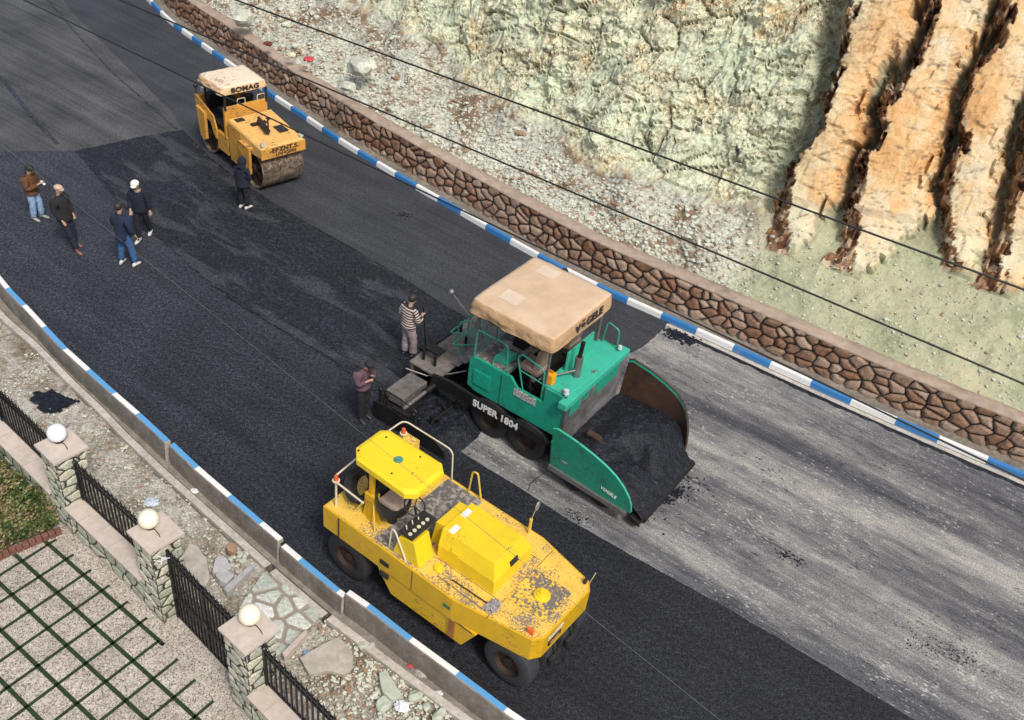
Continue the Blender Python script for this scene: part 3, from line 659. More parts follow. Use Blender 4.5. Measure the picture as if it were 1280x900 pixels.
# ================================================================ LEFT SIDE: verge, path, fence wall, courtyard
ZC = -.25
m_dirt = plain('verge_dirt', (.42, .37, .30), .95, 0, .4, 5, .8, .03, (.17, .135, .10), True)
M = NM('verge'); w_ = M.co('World'); n = M.noise(w_, 1.3, 5, .65); n2 = M.noise(w_, 9, 5, .75); n3 = M.noise(w_, 32, 3, .7)
col = M.ramp(M.math('ADD', M.math('MULTIPLY', n, .55), M.math('MULTIPLY', n2, .45)), [(.36, (.17, .125, .085)), (.46, (.30, .26, .20)), (.54, (.44, .41, .35)), (.64, (.64, .62, .57))])
col = M.mix(1, col, M.ramp(n3, [(.33, .5), (.5, 1), (.68, 1.4)]), 'MULTIPLY')
m_verge = M.out(col, .95, 0, M.bump(n3, .8, .03, M.bump(n2, .8, .05)), .2)
vo = [tuple(q) for q in OQ+ON*.02]
fence_px = [(-7.83-2.3*6, 12.15+1.6*6), (-7.83, 12.15), (-5.52, 10.52), (-3.44, 8.90), (-3.44+2.2*6, 8.9-1.62*6)]
vpoly = vo+[fence_px[-1]]+fence_px[::-1][1:]
vpoly = [p for p in vpoly]
def vh(g):
    p = Vector((g[0], g[1], 0)); return .05*mnoise.noise(p*.9)+.05*max(0, mnoise.noise(p*1.9+Vector((4, 4, 0))))
relief('verge', vpoly, -.24, .07, m_verge, .055, 3.2, vh, rotq=R(-36))
# flagstone path in front of the gate
pp = A2([(292, 770), (330, 712), (352, 728), (404, 770), (372, 800), (340, 838)], -.17)
m_flag = stonemat('green_flagstone', (.40, .43, .37), (.50, .53, .46), (.60, .60, .55), (.30, .26, .21), .10)
def flag_sheet(name, poly, z, mat, cu, cv, step=.03, amp=.02):
    P = np.array([tuple(p) for p in poly]); rq = R(-36); c_, s_ = math.cos(rq), math.sin(rq); L = np.stack([P[:, 0]*c_+P[:, 1]*s_, -P[:, 0]*s_+P[:, 1]*c_], -1)
    xs = np.arange(L[:, 0].min(), L[:, 0].max(), step); ys = np.arange(L[:, 1].min(), L[:, 1].max(), step); X, Y = np.meshgrid(xs, ys, indexing='ij')
    G = np.stack([X*c_-Y*s_, X*s_+Y*c_], -1).reshape(-1, 2); ins = inside(G, [tuple(p) for p in P])
    ed, rnd, ox, oy = voro(X.ravel(), Y.ravel(), cu, cv, .9, 4); hg = np.clip((ed-.04)/.12, 0, 1)*amp+rnd*.01
    F = gridfaces(len(xs), len(ys)); F = F[ins[F].all(1)]
    o = arrmesh(name, np.c_[G, z+hg], F, mat, None, True, {'stone': np.stack([rnd, ed, np.ones_like(ed)], -1)}); return tag(o, kind='structure')
flag_sheet('flagstone_path', pp, -.165, m_flag, .42, .36)
# tar patch dropped on the verge
def blob_poly(cx, cy, rx, ry, rot, seed, n=48, rough=.3):
    out_ = []
    for k in range(n):
        a = 2*math.pi*k/n; q = 1+rough*mnoise.noise(Vector((math.cos(a)*1.6+seed, math.sin(a)*1.6, seed)))+rough*.6*mnoise.noise(Vector((math.cos(a)*5+seed, math.sin(a)*5, seed)))
        x, y = rx*q*math.cos(a), ry*q*math.sin(a); out_.append((cx+x*math.cos(rot)-y*math.sin(rot), cy+x*math.sin(rot)+y*math.cos(rot)))
    return out_
tp = at(66, 503, -.2)
o = relief('spilled_tar', blob_poly(tp.x, tp.y, .55, .33, R(-8), 3, rough=.5), -.155, .05, m_heap, .035, 5, kind='stuff'); tag(o, 'black patch of spilled asphalt on the rubble verge', 'spilled asphalt')

# ---- fence wall
PD = [Vector(p) for p in ((-12.6, 15.55), (-10.2, 13.85), (-7.83, 12.13), (-5.50, 10.50), (-3.44, 8.90), (-1.2, 7.22))]
m_gstone = stonemat('greenish_wall_stone', (.38, .40, .31), (.47, .48, .37), (.52, .47, .36), (.05, .048, .042), .07)
m_coping = plain('beige_coping', (.56, .48, .41), .8, 0, .2, 6, .4, .008, (.40, .335, .28), True)
m_iron = plain('black_iron', (.016, .015, .017), .42, .3, .4, 20, .3, .003)
CAPZ = 1.76
def square(c, half, ang):
    return [(c[0]+half*(a*math.cos(ang)-b*math.sin(ang)), c[1]+half*(a*math.sin(ang)+b*math.cos(ang))) for a, b in ((1, -1), (1, 1), (-1, 1), (-1, -1), (1, -1))]
ANG = R(-36.3); plabels = {1: 'stone gate pillar at the far end of the fence', 2: 'square stone pillar with the pure white globe, beside the garden bed', 3: 'square stone pillar between the garden wall and the iron gate', 4: 'square stone pillar nearest the camera, right of the iron gate', 5: 'stone pillar below the frame'}
m_globe_w = NM('white_globe').out((.85, .86, .93), .25, 0); m_globe_c = NM('cream_globe').out((.86, .80, .62), .3, 0)
m_black = plain('black_plastic', (.02, .02, .022), .45, 0, .3, 20, .1)
for k in (2, 3, 4):
    c = PD[k]; t = empty('stone_pillar', (c.x, c.y, ZC), 0, plabels[k], 'pillar', 'stone pillars along the courtyard fence')
    sq = square(c, .27, ANG)
    rel(stone_ribbon('shaft', sq, ZC-.1, CAPZ-.06, .36, .20, .016, m_gstone, None, .014, -1, .5, 3+k, .07), t).location = (-c.x, -c.y, -ZC)
    mb = MB(); p = square((0, 0), .335, ANG)[:4]; mb.prism(p, CAPZ-.065-ZC, CAPZ-ZC, 'z'); mb.build('cap', m_coping, t, bevel=.008)
    mb = MB(); p = square((0, 0), .24, ANG)[:4]; mb.prism(p, 0-.1, CAPZ-.07-ZC, 'z'); mb.build('core', m_coping, t)
    gpx = {2: (71, 541), 3: (185.5, 648.5), 4: (312, 768)}[k]; gz = CAPZ+.2
    gp = at(gpx[0], gpx[1], gz)
    gl = empty('globe_lamp', (gp.x, gp.y, CAPZ), 0, {2: 'pure white glass globe lamp on the pillar beside the garden bed', 3: 'cream globe lamp on the middle pillar, left of the iron gate', 4: 'cream globe lamp on the pillar nearest the camera, right of the gate'}[k], 'lamp', 'globe lamps on the stone pillars')
    MB().lathe([(.001, .03), (.075, .03), (.085, 0), (.001, 0)], n=20).lathe([(.07, .02), (.06, .05), (.04, .055)], n=20).build('base', m_black, gl, True)
    MB().ball((0, 0, .2), .172, 16).build('globe', m_globe_w if k == 2 else m_globe_c, gl, True)
    MB().tube([(.03, -.03, .02), (.12, -.06, .012), (.21, -.14, .012), (.27, -.22, -.02), (.30, -.26, -.12)], .008, 6).build('cable', m_black, gl)
def low_wall(a, b, label):
    A_, B_ = PD[a], PD[b]; d = (B_-A_).normalized(); n = Vector((-d.y, d.x)); p0 = A_+d*.26; p1 = B_-d*.26; mid = (p0+p1)/2
    t = empty('low_wall', (mid.x, mid.y, ZC), 0, label, 'wall', 'low stone walls under the fence')
    q = [tuple(p1-n*.24), tuple(p0-n*.24)]
    rel(stone_ribbon('stone_face', q, ZC-.05, .5, .34, .27, .016, m_gstone, None, .016, 1, .85, a*3+1, .06), t)
    mb = MB(); mb.prism([tuple((p0-n*.33)-mid), tuple((p1-n*.33)-mid), tuple((p1+n*.12)-mid), tuple((p0+n*.12)-mid)], .50-ZC, .56-ZC, 'z')
    mb.build('coping', m_coping, t, bevel=.008)
    Lw = (p1-p0).length
    for q_ in range(1, int(Lw/.42)):
        c_ = p0+d*(Lw*q_/int(Lw/.42)+random.uniform(-.05, .05))-mid; MB().prism([tuple(c_-n*.325-d*.004), tuple(c_-n*.325+d*.004), tuple(c_+n*.115+d*.012), tuple(c_+n*.115+d*.004)], .50-ZC, .5625-ZC, 'z').build('coping_joint', m_dirt, t)
    MB().prism([tuple((p0-n*.23)-mid), tuple((p1-n*.23)-mid), tuple((p1+n*.08)-mid), tuple((p0+n*.08)-mid)], -.1, .75, 'z').build('core', m_coping, t)
low_wall(1, 2, 'low stone wall with beige coping behind the garden bed'); low_wall(2, 3, 'low stone wall with beige coping between the two left pillars'); low_wall(4, 5, 'low stone wall with beige coping at the bottom edge, right of the gate')
def picket(mb, x, z0, z1, r=.014):
    mb.box((x-r, -r, z0), (x+r, r, z1-.12)); mb.lathe([(r*1.7, z1-.125), (r*1.9, z1-.105), (r*.9, z1-.09), (.003, z1)], (x, 0, 0), n=6); return mb
def fence(a, b, z0, z1, label, gate=False, group=None):
    A_, B_ = PD[a], PD[b]; d = (B_-A_).normalized(); L = (B_-A_).length-.62; n = Vector((-d.y, d.x)); c = (A_+B_)/2+n*(.0 if gate else .03)
    t = empty('iron_gate' if gate else 'fence_panel', (c.x, c.y, z0), math.atan2(d.y, d.x), label, 'gate' if gate else 'fence', group)
    h = z1-z0; x0, x1 = -L/2, L/2
    if not gate:
        for zz, nm in ((.05, 'rail'), (h-.30, 'rail'), (h-.17, 'rail')): MB().box((x0, -.018, zz), (x1, .018, zz+.03)).build(nm, m_iron, t)
        for x in (x0, x1): picket(MB(), x, 0, h, .024).build('post', m_iron, t)
        k = int(L/.125)
        for i in range(1, k): picket(MB(), x0+L*i/k, .05, h).build('bar', m_iron, t)
        for i in range(1, k):
            if i % 2: picket(MB(), x0+L*(i+.5)/k, .05, .24, .008).build('short_bar', m_iron, t)
    else:
        for sgn in (-1, 1):
            lf = MB(); xa, xb = (x0+.03, -.012) if sgn < 0 else (.012, x1-.03)
            for zz in (.05, .62, .70, h-.32, h-.17): lf.box((xa, -.02, zz), (xb, .02, zz+.035))
            for x in (xa, xb): lf.box((x-.02, -.02, .03), (x+.02, .02, h-.13))
            leaf = lf.build('gate_leaf', m_iron, t)
            w_ = xb-xa; k = int(w_/.105)
            for i in range(1, k): picket(MB(), xa+w_*i/k, .05, h).build('bar', m_iron, leaf)
            for zc_ in (.34, 1.02):
                sc = MB()
                for i in range(k):
                    cx = xa+w_*(i+.5)/k
                    sc.tube([(cx+.05*math.cos(u)*(1-u/14), 0, zc_+.09*math.sin(u)*(1-u/14)) for u in np.linspace(0, 8, 15)], .008, 5)
                sc.build('scrollwork', m_iron, leaf)
        MB().box((-.06, -.035, .68), (.06, .035, .86)).build('lock', m_iron, t, bevel=.005)
        for x in (x0, x1): MB().box((x-.025, -.025, 0), (x+.025, .025, h-.1)).build('post', m_iron, t)
    return t
fence(1, 2, .56, 1.66, 'black iron fence panel left of the white globe lamp', group='iron fence panels'); fence(2, 3, .56, 1.66, 'black iron fence panel between the white globe and the first cream globe', group='iron fence panels')
fence(4, 5, .56, 1.66, 'black iron fence panel at the bottom edge, right of the nearest pillar', group='iron fence panels'); fence(3, 4, ZC, 1.66, 'closed black iron double gate with spikes and scrollwork', True)
g_ = at(203, 700, 1.5); mb = MB(); rn = random.Random(2)
for k in range(5): mb.tube(rbend([(0, 0, 0), (rn.uniform(-.08, .08), rn.uniform(-.06, .06), rn.uniform(-.02, .06)), (rn.uniform(-.16, .1), rn.uniform(-.08, .08), rn.uniform(-.08, .05))], .03), .008, 5)
o = mb.build('tied_rag', plain('white_rag', (.75, .75, .78), .9)); o.location = g_; tag(o, 'scrap of white plastic tied to the top left corner of the gate', 'rag')

# ---- courtyard paving: slabs with strips of turf between them
GA = R(-31.9); O0 = at(60.7, 680.5, ZC).to_2d(); ga = Vector((math.cos(GA), math.sin(GA))); gb = Vector((-math.sin(GA), math.cos(GA)))
CELL = .535
M = NM('granite_paving'); w_ = M.co('World'); n = M.noise(w_, 1.2, 3); g = M.vor(w_, 55, 'F1', 'Color'); bw = M.n('RGBToBW'); M.l(g, bw.inputs[0]); dt = M.noise(w_, 6, 4, .7)
col = M.ramp(bw.outputs[0], [(.12, (.12, .095, .075)), (.35, (.34, .295, .245)), (.6, (.48, .43, .37)), (.85, (.60, .555, .49))])
col = M.mix(1, col, M.ramp(M.math('ADD', M.math('MULTIPLY', n, .5), M.math('MULTIPLY', dt, .5)), [(.35, .74), (.6, 1.08)]), 'MULTIPLY')
m_pave = M.out(col, .8, 0, M.bump(bw.outputs[0], .25, .004), .3)
mb = MB(); gp_ = MB()
wallA, wallB = Vector((-8.27, 12.2)), Vector((-3.9, 8.98)); wd = (wallB-wallA).normalized()
def behind(p): return (p-wallA).x*wd.y-(p-wallA).y*wd.x     # >0 on the courtyard side
m_turfs = plain('turf_base', (.020, .040, .015), .95, 0, .4, 30, .6, .01, (.01, .018, .008), True)
cy = [(-30, 28), (-30, -8), (12, -8), (12, -3)]; tag(MB().box((-32, -12, ZC-.3), (-8.4, 12.0, ZC-.012)).box((-8.399, -12, ZC-.3), (14, 8.5, ZC-.012)).build('courtyard_base', m_conc_l), kind='structure')
turf_lines = []
ed_px = A2([(75, 662), (0, 690)], ZC)
slabs = MB()
for i in range(-10, 16):
    for j in range(-1, 16):
        o_ = O0+ga*(CELL*i)-gb*(CELL*j)
        gw_a, gw_b = .028, .035
        c4 = [o_+ga*gw_a-gb*gw_b, o_+ga*(CELL-gw_a)-gb*gw_b, o_+ga*(CELL-gw_a)-gb*(CELL-gw_b), o_+ga*gw_a-gb*(CELL-gw_b)]
        cen = (c4[0]+c4[2])/2
        if behind(cen) < .22 or cen.y < -4 or cen.x > 8: continue
        if j < 0: continue
        slabs.prism([tuple(p) for p in c4], ZC-.04, ZC+.0, 'z')
so_ = slabs.build('courtyard_paving', m_pave, bevel=.004); tag(so_, kind='structure')
# plain band of the same stone between the last turf line and the wall
bandp = [O0-ga*2+gb*.036, O0+ga*14+gb*.036, O0+ga*14+gb*2.2, O0-ga*2+gb*1.2]
sheet('paving_border', [tuple(p) for p in [O0-ga*.2+gb*.037, O0+ga*(CELL*6.2)+gb*.037, wallA+wd*6+Vector((.2, .3)), wallA+Vector((0, .25))]], ZC-.002, m_pave, .03)
sheet('paving_border', [tuple(p) for p in [O0+ga*(CELL*6.25)+gb*.033, O0+ga*(CELL*6.25)-gb*(CELL*1-.04), O0+ga*(CELL*10.3)-gb*(CELL*1-.04), wallA+wd*9+Vector((.2, .3)), wallA+wd*6+Vector((.2, .3))]], ZC-.001, m_pave, .03)
tb = MB()
def strip(p, q, w=.03): 
    d = (q-p).normalized(); n = Vector((-d.y, d.x)); tb.prism([tuple(p-n*w), tuple(q-n*w), tuple(q+n*w), tuple(p+n*w)], ZC-.03, ZC+.006, 'z'); turf_lines.append((p, q, w))
for j in range(0, 12):
    strip(O0-ga*(CELL*(.25 if j < 1 else 9))-gb*(CELL*j), O0+ga*(CELL*(6.1 if j == 0 else 15))-gb*(CELL*j), .036)
for i in range(-9, 14):
    up_ = .30 if 0 <= i <= 5 else (.0 if i == 6 else (-.35-.0*(i-6) if i > 6 else -.2))
    top_ = O0+ga*(CELL*i)+gb*(up_*CELL if i <= 6 else -CELL*(.05+.12*(i-7)))
    if i < 0: top_ = O0+ga*(CELL*i)-gb*(CELL*.9)
    strip(top_, O0+ga*(CELL*i)-gb*(CELL*14), .026)
turf = tb.build('turf_strips', m_turfs)
M = NM('grass_blade'); ob = M.n('ObjectInfo'); w_ = M.co('World'); col = M.ramp(M.noise(w_, 25, 2), [(.35, (.015, .05, .012)), (.6, (.045, .11, .025)), (.72, (.12, .17, .05))]); m_blade = M.out(col, .7)
rn = random.Random(11); bl = MB()
for p, q, w_2 in turf_lines:
    L = (q-p).length; d = (q-p).normalized(); n = Vector((-d.y, d.x))
    for k in range(int(L*170)):
        c = p+d*rn.uniform(0, L)+n*rn.gauss(0, w_2*.5)
        if c.x > .5 or c.y < 7.2 or c.x < -10.5: continue
        a = rn.uniform(0, 6.28); h_ = rn.uniform(.015, .032); dx, dy = math.cos(a)*.004, math.sin(a)*.004; tx, ty = rn.uniform(-.015, .015), rn.uniform(-.015, .015)
        bl.add([(c.x-dx, c.y-dy, ZC), (c.x+dx, c.y+dy, ZC), (c.x+tx, c.y+ty, ZC+h_)], [(0, 1, 2)])
g2 = bl.build('grass_blades', m_blade); g2.parent = turf; tag(turf, 'narrow strips of dark green turf between the courtyard paving slabs', 'grass', kind='stuff')

# ---- garden bed with low shrubs and a red brick edge
ge = [at(8, 691, ZC+.06).to_2d(), at(76, 662, ZC+.06).to_2d()]
dge = (ge[1]-ge[0]).normalized(); nge = Vector((-dge.y, dge.x))
edg = empty('brick_edging', (ge[1].x, ge[1].y, ZC), 0, 'weathered red brick edging along the front of the garden bed', 'brick edging')
m_brick = plain('red_brick', (.21, .085, .06), .9, 0, .5, 9, .8, .02, (.08, .045, .03))
mb = MB(); L = 1.3; k = 11; rn = random.Random(3)
for i in range(k+14):
    if i < k: a = ge[1]-dge*(L*(i+.5)/k); dd = dge; nn = nge
    else: a = ge[1]-dge*(L+.02)+nge*(.12*(i-k+.5)); dd = nge; nn = -dge
    a = a-Vector((ge[1].x, ge[1].y)); hw = .052; dp = .07
    pts = [a-dd*hw-nn*dp, a+dd*hw-nn*dp, a+dd*hw+nn*dp*.6, a-dd*hw+nn*dp*.6]
    mb.prism([tuple(p) for p in pts], -.05, .13+rn.uniform(-.012, .012), 'z')
mb.build('brick_row', m_brick, edg, bevel=.008)
bed0 = ge[1]+nge*.06; bed1 = ge[1]-dge*1.3+nge*.06
bedp = [tuple(bed0-dge*.04), tuple(wallA+wd*.1+Vector((-.02, -.05))), (-12.8, 15.2), (-13.5, 12.5), tuple(bed1)]
relief('garden_soil', bedp, ZC+.06, .08, plain('garden_soil', (.10, .07, .05), .95, 0, .4, 12, .6, .02, (.05, .035, .025), True), .08, 3, rotq=R(-36))
M = NM('shrub_leaf'); w_ = M.co('World'); n = M.noise(w_, 1.6, 3, .6); n2 = M.noise(w_, 18, 2, .6)
col = M.ramp(M.math('ADD', M.math('MULTIPLY', n, .6), M.math('MULTIPLY', n2, .4)), [(.40, (.022, .055, .016)), (.48, (.06, .11, .025)), (.53, (.22, .22, .07)), (.58, (.42, .28, .20)), (.66, (.20, .06, .05))]); m_leaf = M.out(col, .6)
lf = MB(); rn = random.Random(5); bpoly = np.array(bedp); x0, y0 = bpoly.min(0); x1, y1 = bpoly.max(0)
cands = np.array([(rn.uniform(max(x0, -11.5), x1), rn.uniform(y0, min(y1, 14.2))) for _ in range(16000)]); cands = cands[inside(cands, bedp)]
for c in cands:
    hh = .20+.22*mnoise.noise(Vector((c[0]*1.9, c[1]*1.9, 0))); 
    for _ in range(2):
        z_ = ZC+.06+rn.uniform(.15, 1)*max(.06, hh*1.7); s_ = rn.uniform(.025, .055); d = Vector((rn.gauss(0, 1), rn.gauss(0, 1), rn.gauss(.5, .6))).normalized(); u_ = d.orthogonal().normalized(); v_ = d.cross(u_)
        p = Vector((c[0]+rn.gauss(0, .02), c[1]+rn.gauss(0, .02), z_)); lf.add([p-u_*s_, p-v_*s_*.45, p+u_*s_, p+v_*s_*.45], [(0, 1, 2, 3)])
o = lf.build('ground_cover_shrubs', m_leaf); tag(o, 'low mixed green and reddish shrubs filling the garden bed', 'shrubs', kind='stuff')

# ---- rocks and slabs lying on the verge
m_slab = plain('broken_concrete', (.47, .43, .37), .92, 0, .3, 6, .7, .02, (.26, .23, .19), True)
m_slab2 = plain('grey_stone', (.42, .41, .41), .85, 0, .3, 6, .6, .015, (.28, .27, .27), True)
m_green_rock = plain('greenish_rock', (.46, .50, .40), .9, 0, .3, 4, .7, .02, (.30, .33, .26), True)
def slab(px, z, th, mat, name, label, cat, tilt=(0, 0), group=None, jag=.015):
    P = A2(px, z+th); c = sum(P, Vector((0, 0)))/len(P); Q = wob(P+[P[0]], jag, .05, 5, 3)[:-1]
    mb = MB(); mb.prism([(q[0]-c.x, q[1]-c.y) for q in Q], 0, th, 'z'); o = mb.build(name, mat, bevel=.012)
    o.location = (c.x, c.y, z); o.rotation_euler = (tilt[0], tilt[1], 0); return tag(o, label, cat, group)
slab([(229, 692), (237, 679), (247, 682), (259, 699), (263, 722), (258, 733), (244, 727), (232, 712)], -.18, .13, m_slab, 'concrete_slab', 'rounded broken concrete slab leaning behind the gate', 'slab', (.05, -.08))
slab([(268, 700), (273, 693), (283, 697), (289, 709), (277, 713), (265, 714)], -.17, .16, m_slab2, 'stone_block', 'pale angular stone block beside the heap of cobbles', 'stone', (.1, .05))
slab([(268, 718), (281, 711), (292, 718), (281, 730), (274, 727)], -.17, .14, m_slab2, 'stone_block', 'flat grey stone in front of the heap of cobbles, nearest the gate', 'stone', (-.08, .1))
slab([(281, 683), (287, 676), (296, 680), (294, 689), (284, 688)], -.17, .15, m_rub_br, 'stone_block', 'pinkish stone at the back of the heap of cobbles', 'stone', (.05, .1))
slab([(279, 735), (314, 704), (318, 708), (284, 741)], -.2, .14, m_slab2, 'kerb_stone', 'loose grey kerb stone lying across the verge beside the flagstone path', 'kerb stone', (0, 0), jag=.004)
slab([(352, 816), (382, 786), (385, 790), (356, 822)], -.2, .16, m_coping, 'kerb_stone', 'thin upright beige edging slab at the right side of the flagstone path', 'kerb stone', (0, 0), jag=.002)
slab([(374, 822), (398, 808), (423, 796), (440, 812), (441, 832), (430, 842), (412, 838), (386, 842)], -.19, .11, m_slab, 'concrete_slab', 'large flat broken concrete slab right of the flagstone path', 'slab', (.03, .04))
slab([(474, 840), (484, 838), (494, 855), (502, 868), (490, 874), (477, 862)], -.19, .19, m_green_rock, 'boulder', 'elongated pale green boulder on the verge right of the large slab', 'boulder', (.05, 0))
def rock(px, r, mat, name, label, cat, seed, z=-.2, group=None, sub=2):
    p = at(px[0], px[1], z+r*.4); bm = bmesh.new(); bmesh.ops.create_icosphere(bm, subdivisions=sub, radius=r); rnd = random.Random(seed); off = Vector((seed*3.1, 0, 0)); sc = Vector((rnd.uniform(.85, 1.25), rnd.uniform(.75, 1), rnd.uniform(.5, .75)))
    for v in bm.verts:
        k = 1+.45*mnoise.cell(v.co*(1.6/r)+off)*.5+.35*mnoise.noise(v.co*(1.2/r)+off); v.co = Vector((v.co.x*sc.x, v.co.y*sc.y, v.co.z*sc.z))*k
    me = bpy.data.meshes.new(name); bm.to_mesh(me); bm.free(); me.materials.append(mat); o = bpy.data.objects.new(name, me); COL.objects.link(o); o.location = (p.x, p.y, z+r*.25); o.rotation_euler = (0, 0, rnd.uniform(0, 6))
    return tag(o, label, cat, group)
rn = random.Random(9)
for k in range(22):
    px = (rn.uniform(286, 310), 0); px = (px[0], rn.uniform(690, 716)-(px[0]-298)*.1)
    rock(px, rn.uniform(.045, .075), m_green_rock if k % 3 else m_slab, 'cobble', 'fist-sized pale cobble in the small heap behind the gate', 'stone', 50+k, -.17, 'cobbles heaped behind the gate', 1)
for (px, r, lab) in (((452, 806), .10, 'rounded green-grey rock against the drain edge, left of two'), ((463, 808), .09, 'smooth green-grey rock against the drain edge, right of two'), ((481, 880), .13, 'broad pale rock near the bottom edge, left of the crumpled bag'), ((519, 870), .14, 'large greenish rock beside the crumpled bag'), ((533, 882), .09, 'small grey rock next to the drain edge near the bottom'), ((549, 893), .12, 'pale green rock at the very bottom of the verge')):
    rock(px, r, m_green_rock, 'rock', lab, 'rock', int(px[0]), -.17)
mb = MB(); rn = random.Random(8); VP = [p for p in vpoly]
cs = np.array([(rn.uniform(-11, 1.5), rn.uniform(7, 18)) for _ in range(40000)]); cs = cs[inside(cs, VP)]
pc = projn(np.c_[cs, np.full(len(cs), -.2)])
for c, p in zip(cs, pc):
    if not (-30 < p[0] < 640 and 380 < p[1] < 940): continue
    dens = .34+.8*max(0, mnoise.noise(Vector((c[0]*.8, c[1]*.8, 5))))
    if p[0] > 400: dens += .45
    if inside(np.array([c]), [tuple(q) for q in pp])[0]: continue
    if (p[0]-66)**2/45**2+(p[1]-503)**2/22**2 < 1: dens *= .15
    if rn.random() > dens: continue
    r = rn.choice([.015, .02, .025, .03, .04])*(1.0 if p[0] < 400 else 1.35)
    mb.cur = 0 if rn.random() < .8 else 1; mb.add(*rock_verts((c[0], c[1], -.205+r*.3+.05*mnoise.noise(Vector((c[0]*.9, c[1]*.9, 0)))), r, int(c[0]*991+c[1]*77)))
tag(mb.build('verge_rubble', [m_rubble, m_rub_br]), 'small loose stones strewn over the verge between fence and drain', 'rubble', kind='stuff')
# litter
def crumple(px, z, r, mat, name, label, cat, seed, sq=.6):
    p = at(px[0], px[1], z); bm = bmesh.new(); bmesh.ops.create_icosphere(bm, subdivisions=3, radius=r)
    for v in bm.verts: k = 1+.5*mnoise.noise(v.co*(3/r)+Vector((seed, 0, 0)))+.3*mnoise.noise(v.co*(7/r)+Vector((seed, 4, 0))); v.co = Vector((v.co.x*k, v.co.y*k*.85, v.co.z*k*sq))
    me = bpy.data.meshes.new(name); bm.to_mesh(me); bm.free(); me.materials.append(mat); o = bpy.data.objects.new(name, me); COL.objects.link(o); o.location = (p.x, p.y, z+r*sq*.7); return tag(o, label, cat)
m_bag = plain('plastic_bag', (.74, .74, .80), .4, 0, .15, 20, .3); m_red = plain('red_wrapper', (.55, .06, .08), .5); m_wh = plain('white_scrap', (.8, .8, .8), .6); m_blu = plain('blue_wrapper', (.25, .38, .55), .5)
crumple((502, 885), -.17, .12, m_bag, 'plastic_bag', 'crumpled whitish plastic bag among the rocks at the bottom', 'bag', 1)
crumple((513, 833), -.42, .06, m_red, 'wrapper', 'small red and white wrapper in the drain', 'litter', 2, .4); crumple((528, 842), -.42, .12, plain('dusty_plastic', (.45, .40, .36), .5), 'plastic_bag', 'dusty clear plastic bag lying in the drain', 'bag', 3, .3)
crumple((548, 868), -.42, .07, m_wh, 'paper_cup', 'white scrap on the drain bed below the dusty bag', 'litter', 4, .5); crumple((243, 614), -.42, .08, m_wh, 'paper_scrap', 'white paper scrap in the drain near the fence middle', 'litter', 5, .25)
crumple((385, 818), -.18, .08, m_blu, 'wrapper', 'pale blue plastic bottle by the large broken slab', 'litter', 6, .5); crumple((190, 628), -.17, .14, plain('grey_film', (.55, .60, .66), .4), 'plastic_sheet', 'strip of pale plastic film on the verge behind the fence', 'litter', 7, .2)
crumple((386, 76), 1.6, .16, m_red, 'red_bag', 'red plastic bag on the rubble above the stone wall', 'bag', 8, .5); crumple((365, 70), 1.5, .13, plain('cream_bag', (.75, .70, .45), .6), 'cream_bag', 'cream coloured bag next to the red one above the wall', 'bag', 9, .5); crumple((335, 56), 1.5, .15, plain('dark_red_cloth', (.16, .03, .03), .8), 'cloth', 'dark red cloth on the rubble behind the wall', 'cloth', 10, .4)
for px, r, lab in (((305, 19), .42, 'flat pale boulder highest on the rubble at top left'), ((452, 82), .45, 'large pale boulder in the rubble beside the cliff foot'), ((435, 108), .28, 'greenish rock lower on the rubble near the wall')):
    rock(px, r, m_rubble, 'boulder', lab, 'boulder', int(px[0]), 2.0 if px[1] > 50 else 1.7)
# ================================================================ MACHINES
def text_mesh(txt, size, mat, parent, loc, rot, name='lettering', ext=.003, bold=.0, sx=1.0):
    cu = bpy.data.curves.new(name, 'FONT'); cu.body = txt; cu.size = size; cu.extrude = ext; cu.offset = bold; cu.align_x = 'CENTER'; cu.align_y = 'CENTER'; cu.space_character = 1.06
    to = bpy.data.objects.new(name, cu); COL.objects.link(to); bpy.context.view_layer.update()
    me = bpy.data.meshes.new_from_object(to.evaluated_get(bpy.context.evaluated_depsgraph_get())); bpy.data.objects.remove(to)
    me.materials.clear(); me.materials.append(mat); o = bpy.data.objects.new(name, me); COL.objects.link(o)
    o.parent = parent; o.location = loc; o.rotation_euler = rot; o.scale = (sx, 1, 1); return o
def wheel(parent, c, r, w_, mat_t, mat_r, name='wheel', smooth_tread=True, label=None, n=36):
    """tyre with rounded shoulders and a dished rim; axle along local y"""
    root = bpy.data.objects.new(name, None); COL.objects.link(root); root.parent = parent; root.location = c; root.empty_display_size = .1
    h = w_/2; MB().lathe([(r*.56, -h*.92), (r*.70, -h), (r*.90, -h*.96), (r*.975, -h*.82), (r, -h*.55), (r, h*.55), (r*.975, h*.82), (r*.90, h*.96), (r*.70, h), (r*.56, h*.92), (r*.54, 0), (r*.56, -h*.92)], axis='y', n=n).build('tyre', mat_t, root, True)
    mb = MB(); mb.lathe([(r*.57, -h*.9), (r*.53, -h*.93), (r*.50, -h*.80), (r*.46, -h*.45), (r*.20, -h*.40), (r*.18, -h*.62), (.001, -h*.62)], axis='y', n=n); mb.lathe([(r*.57, h*.9), (r*.5, h*.8), (r*.46, h*.4), (.001, h*.4)], axis='y', n=n)
    for k in range(8):
        a = k*math.pi/4; mb.cyl((r*.33*math.cos(a), -h*.40, r*.33*math.sin(a)), (r*.33*math.cos(a), -h*.52, r*.33*math.sin(a)), r*.04, n=6)
    mb.build('rim', mat_r, root, True)
    return root
M = NM('tyre_rubber'); v = M.co('Object'); n = M.noise(v, 9, 5, .7); col = M.ramp(n, [(.35, (.010, .010, .011)), (.62, (.022, .021, .022)), (.80, (.07, .066, .062))]); m_tyre = M.out(col, .8, 0, M.bump(M.noise(v, 40, 3), .4, .006))
